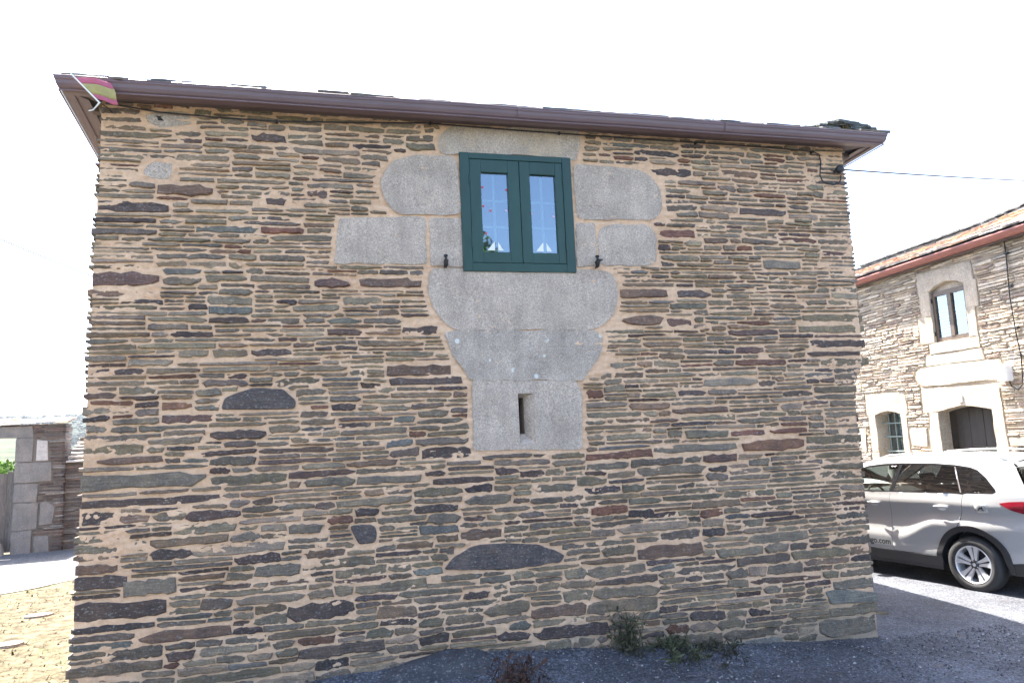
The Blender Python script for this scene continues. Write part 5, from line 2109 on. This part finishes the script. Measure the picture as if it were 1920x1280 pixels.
# tail: spoiler, glass, gate
loft('spoiler', [(-.46, 1.545), (-.50, 1.53), (-.53, 1.50), (-.50, 1.49)], .03, 'paint', bulge=-.11, y_in=.004)
loft('rear_window', densify([(-.515, 1.47), (-.56, 1.38), (-.63, 1.24), (-.665, 1.165)], .06, False), .01, 'tint_glass', bulge=-.075, y_in=.05, thick=0)
loft('tailgate', densify([(-.665, 1.165), (-.69, 1.12), (-.73, .98), (-.745, .85), (-.765, .79)], .06, False), .0, 'paint', bulge=-.09)
loft('rear_bumper', densify([(-.765, .79), (-.79, .74), (-.80, .60), (-.785, .45)], .06, False), .0, 'paint', bulge=-.10)
loft('bumper_skirt', densify([(-.785, .45), (-.76, .27)], .06, False), .0, 'clad', bulge=-.09)
# tail lamps wrap the corner
lamp = [(-.365, 1.085), (-.47, 1.105), (-.60, 1.115), (-.69, 1.11), (-.725, .985), (-.63, .965), (-.50, 1.005), (-.42, 1.05)]
panel('tail_lamp', lamp, s=.03, mat='lamp_red', off=.010, thick=.02)
for sgn in (1, -1):
    V, F = [], []
    for i, (x, z) in enumerate([(-.695, 1.11), (-.715, 1.05), (-.728, .985)]):
        for k in range(7):
            t = 1 - .05 * k
            hw = side_y(x, z) + .008
            V.append((x - .09 * (1 - t ** 2.4) - .012, sgn * hw * t, z))
    for i in range(2):
        for k in range(6):
            a = i * 7 + k
            F.append((a, a + 1, a + 8, a + 7))
    o = mesh_obj('tail_lamp', V, F, M['lamp_red'], car, smooth=True)
    m_ = o.modifiers.new('s', 'SOLIDIFY')
    m_.thickness = .01
# door handles with finger scoops
for doors, hx in ((front_doors, 1.24), (rear_doors, .27)):
    for o_, sgn in zip(doors, (1, -1)):
        hz = 1.005
        q = MB()
        P = []
        for k in range(9):
            t = k / 8
            x = hx + .20 * t - .02
            P.append((x, sgn * (side_y(x, hz) + .006 + .032 * math.sin(PI * min(max(t, .06), .94)) ** .5), hz + .004 * math.sin(PI * t)))
        q.tube(P, [.006, .011, .014, .015, .015, .015, .014, .011, .006], 8)
        q.build('handle', M['paint'], o_, smooth=True)
        s_ = MB()
        n = 14
        c = hx + .085
        A = [(c + .062 * math.cos(2 * PI * k / n), hz - .014 + .036 * math.sin(2 * PI * k / n)) for k in range(n)]
        s_.add([(x, sgn * (side_y(x, z) + .0018), z) for x, z in A] + [(c, sgn * (side_y(c, hz) + .0022), hz - .014)], [(k, (k + 1) % n, n) for k in range(n)])
        s_.build('handle_scoop', M['alloy'], o_, fix=False)
# fuel flap on the left rear quarter, with a small mountain shaped sticker
P = soften([(-.225, .955), (-.075, .955), (-.075, 1.095 - .02), (-.225, 1.095 - .02)], .03)
pts, tris = region(P, (), .04)
fo_ = mesh_obj('fuel_flap', [(x, side_y(x, z) + .003, z) for x, z in pts], tris, M['paint'], car, smooth=True)
m_ = fo_.modifiers.new('s', 'SOLIDIFY')
m_.thickness = .008
tri = MB()
for P in ([(-.105, .985), (-.148, 1.035), (-.190, .985), (-.165, .992), (-.148, 1.012), (-.125, .992)], [(-.150, 1.012), (-.170, 1.042), (-.176, 1.005)]):
    tri.add([(x, side_y(x, z) + .0062, z) for x, z in P], [tuple(range(len(P)))])
tri.build('sticker', M['letter'], fo_, fix=False)
# lettering low on the front left door
tx = bpy.data.curves.new('lettering', 'FONT')
tx.body = 'fincaslugo.com'
tx.size = .105
tx.extrude = .0005
tx.offset = .0022
txo = bpy.data.objects.new('lettering', tx)
COL.objects.link(txo)
bpy.context.view_layer.update()
me = bpy.data.meshes.new_from_object(txo)
bpy.data.objects.remove(txo)
w_txt = max(v.co.x for v in me.vertices)
for v in me.vertices:
    x = 1.125 + (w_txt - v.co.x)
    z = .462 + v.co.y
    v.co = (x, side_y(x, z) + .0075 + v.co.z * .5, z)
me.materials.append(M['letter'])
lo = bpy.data.objects.new('lettering', me)
lo.parent = front_doors[0]
COL.objects.link(lo)


# mirrors, aerial, roof rails
for sgn in (1, -1):
    m0 = MB()
    nu_, nv_ = 10, 14
    V = []
    for i in range(nu_ + 1):
        for j in range(nv_):
            a, b = PI * i / nu_, 2 * PI * j / nv_
            V.append((1.93 + .075 * math.cos(a) * 1.0, sgn * (side_y(1.93, 1.1) + .13 + .105 * math.sin(a) * math.cos(b)), 1.17 + .075 * math.sin(a) * math.sin(b)))
    F = [(i * nv_ + j, i * nv_ + (j + 1) % nv_, (i + 1) * nv_ + (j + 1) % nv_, (i + 1) * nv_ + j) for i in range(nu_) for j in range(nv_)]
    m0.add(V, F)
    o = m0.build('wing_mirror', M['paint'], car, smooth=True)
    mg = MB()
    n = 16
    mg.add([(1.865, sgn * (side_y(1.93, 1.1) + .13 + .088 * math.cos(2 * PI * k / n)), 1.17 + .058 * math.sin(2 * PI * k / n)) for k in range(n)], [tuple(range(n))])
    mg.build('mirror_glass', M['gloss_black'], o, fix=False)
    MB().tube([(1.95, sgn * (side_y(1.95, 1.12) - .02), 1.13), (1.94, sgn * (side_y(1.93, 1.1) + .07), 1.15)], .022, 8).build('mirror_arm', M['gloss_black'], o, smooth=True)
    rr_ = MB()
    rr_.tube([(x, sgn * (side_y(x, z) - .045), z + .035 + d) for x, z, d in ((1.35, 1.565, -.02), (1.2, 1.575, .018), (.8, 1.592, .026), (.4, 1.597, .028), (0, 1.588, .024), (-.28, 1.565, .012), (-.38, 1.55, -.02))], .013, 8)
    rr_.build('roof_rail', M['paint'], car, smooth=True)
MB().prism([(-.20, 1.625), (-.36, 1.600), (-.34, 1.655)], -.012, .012).build('aerial_fin', M['gloss_black'], car)

# interior
it = MB()
it.box(-.45, 2.2, -.78, .78, .42, .46)
it.box(-.50, -.42, -.70, .70, .46, 1.14)
it.box(-.5, .10, -.72, .72, 1.0, 1.02)
it.build('floor_and_shelf', M['seat'], car)
for sy in (.37, -.37):
    for (sx, zt) in ((1.02, 1.17), (.18, 1.17)):
        w2 = .25 if sx > .5 else .30
        se = MB()
        se.prism([(sx - .02, .60), (sx + .48, .58), (sx + .50, .72), (sx + .10, .72), (sx - .13, zt), (sx - .25, zt - .02), (sx - .12, .60)], sy - w2, sy + w2)
        o = se.build('seat', M['seat'], car)
        bv = o.modifiers.new('b', 'BEVEL')
        bv.width, bv.segments = .04, 3
        hd = MB()
        hd.prism([(sx - .14, zt + .05), (sx - .11, zt + .20), (sx - .19, zt + .22), (sx - .24, zt + .06)], sy - .12, sy + .12)
        h2 = hd.build('headrest', M['seat'], car)
        bv = h2.modifiers.new('b', 'BEVEL')
        bv.width, bv.segments = .03, 3
        for q in (-.05, .05):
            MB().tube([(sx - .17, sy + q, zt - .04), (sx - .17, sy + q, zt + .08)], .007, 6).build('headrest_post', M['clad'], h2)
da = MB()
da.prism([(1.72, .50), (1.75, 1.04), (1.95, 1.10), (2.3, 1.08), (2.3, .5)], -.74, .74)
da.build('dashboard', M['seat'], car)
sw = MB()
cx_, cz_ = 1.66, 1.02
sw.tube([(cx_ + .06 * math.sin(a), .37 + .18 * math.cos(a), cz_ + .17 * math.sin(a)) for a in np.linspace(0, 2 * PI, 25)], .014, 6)
sw.tube([(cx_, .20, cz_), (cx_, .54, cz_)], .016, 6)
sw.tube([(cx_, .37, cz_), (cx_ + .15, .37, cz_ - .04)], .03, 8)
sw.build('steering_wheel', M['seat'], car, smooth=True)
mi = MB()
mi.box(1.60, 1.63, -.11, .11, 1.40, 1.455)
mi.build('rear_view_mirror', M['gloss_black'], car)


# wheels
def lathe(prof, n, cols=None):
    V, F = [], []
    for (r, y) in prof:
        for k in range(n):
            a = 2 * PI * k / n
            V.append((r * math.cos(a), y, r * math.sin(a)))
    for i in range(len(prof) - 1):
        for k in range(n):
            F.append((i * n + k, i * n + (k + 1) % n, (i + 1) * n + (k + 1) % n, (i + 1) * n + k))
    return V, F


def make_wheel(x, y, sgn):
    w = empty('wheel', (x, y, HZ), 0 if sgn > 0 else PI)
    w.parent = car
    # outside is +Y
    V, F = lathe([(.225, .085), (.232, .098), (.26, .105), (.295, .098), (.318, .082), (.331, .055), (.334, .02), (.334, -.03), (.331, -.07), (.315, -.10), (.26, -.115), (.22, -.10), (.215, 0), (.225, .085)], 48)
    mesh_obj('tyre', V, F, M['tyre'], w, smooth=True)
    V, F = lathe([(.226, .088), (.222, .098), (.214, .098), (.208, .085), (.200, .04), (.195, -.09), (.20, -.10)], 48)
    mesh_obj('rim', V, F, M['alloy'], w, smooth=True)
    V, F = lathe([(.001, -.02), (.14, -.02), (.198, -.03)], 32)
    mesh_obj('brake_disc', V, F, M['clad'], w, smooth=False)
    for k in range(5):
        for h in (-1, 1):
            a = 2 * PI * k / 5 + .35
            # twin spokes spreading towards the rim
            s_ = MB()
            a0, a1 = a + h * .30, a + h * .17
            r0, r1 = .045, .212
            p = []
            for (r, aa, wd_, yy) in ((r0, a0 + h * .1, .012, .062), (.10, a + h * .22, .017, .072), (.16, a + h * .20, .022, .081), (r1, a + h * .215, .032, .090)):
                c, s2 = math.cos(aa), math.sin(aa)
                p.append([(r * c - s2 * -wd_, yy, r * s2 + c * -wd_), (r * c - s2 * wd_, yy, r * s2 + c * wd_), (r * c - s2 * wd_ * 1.15, yy - .03, r * s2 + c * wd_ * 1.15), (r * c - s2 * -wd_ * 1.15, yy - .03, r * s2 + c * -wd_ * 1.15)])
            V = [q for sec in p for q in sec]
            F = []
            for i in range(3):
                for j in range(4):
                    F.append((i * 4 + j, i * 4 + (j + 1) % 4, i * 4 + 4 + (j + 1) % 4, i * 4 + 4 + j))
            F += [(0, 1, 2, 3), (12, 13, 14, 15)]
            s_.add(V, F)
            s_.build('spoke', M['alloy'], w)
    V, F = lathe([(.001, .078), (.028, .076), (.034, .068), (.060, .062), (.066, .045), (.07, .0)], 24)
    mesh_obj('hub', V, F, M['alloy_dark'], w, smooth=True)
    V, F = lathe([(.001, .0815), (.018, .080), (.022, .075)], 18)
    mesh_obj('hub_cap', V, F, M['alloy'], w, smooth=True)
    for k in range(5):
        a = 2 * PI * k / 5
        MB().tube([(.045 * math.cos(a), .06, .045 * math.sin(a)), (.045 * math.cos(a), .072, .045 * math.sin(a))], .007, 6).build('wheel_nut', M['alloy'], w)


for x in (0.03, 2.52):
    for sgn in (1, -1):
        make_wheel(x, sgn * .785, sgn)

# ================================================================== AIR
hz = MB().box(-3600, 3600, -3600, 3600, -60, 190)
hm = bpy.data.materials.new('thin_haze')
hm.use_nodes = True
hm.node_tree.nodes.clear()
ho = hm.node_tree.nodes.new('ShaderNodeOutputMaterial')
pv = hm.node_tree.nodes.new('ShaderNodeVolumePrincipled')
pv.inputs['Color'].default_value = (0.80, 0.88, 1.0, 1)
pv.inputs['Density'].default_value = 0.00010
pv.inputs['Anisotropy'].default_value = 0.3
hm.node_tree.links.new(pv.outputs[0], ho.inputs['Volume'])
hzo = hz.build('haze', None)
hzo.data.materials.append(hm)
tag(hzo, 'thin summer haze over the valley and the far slopes', kind='stuff')
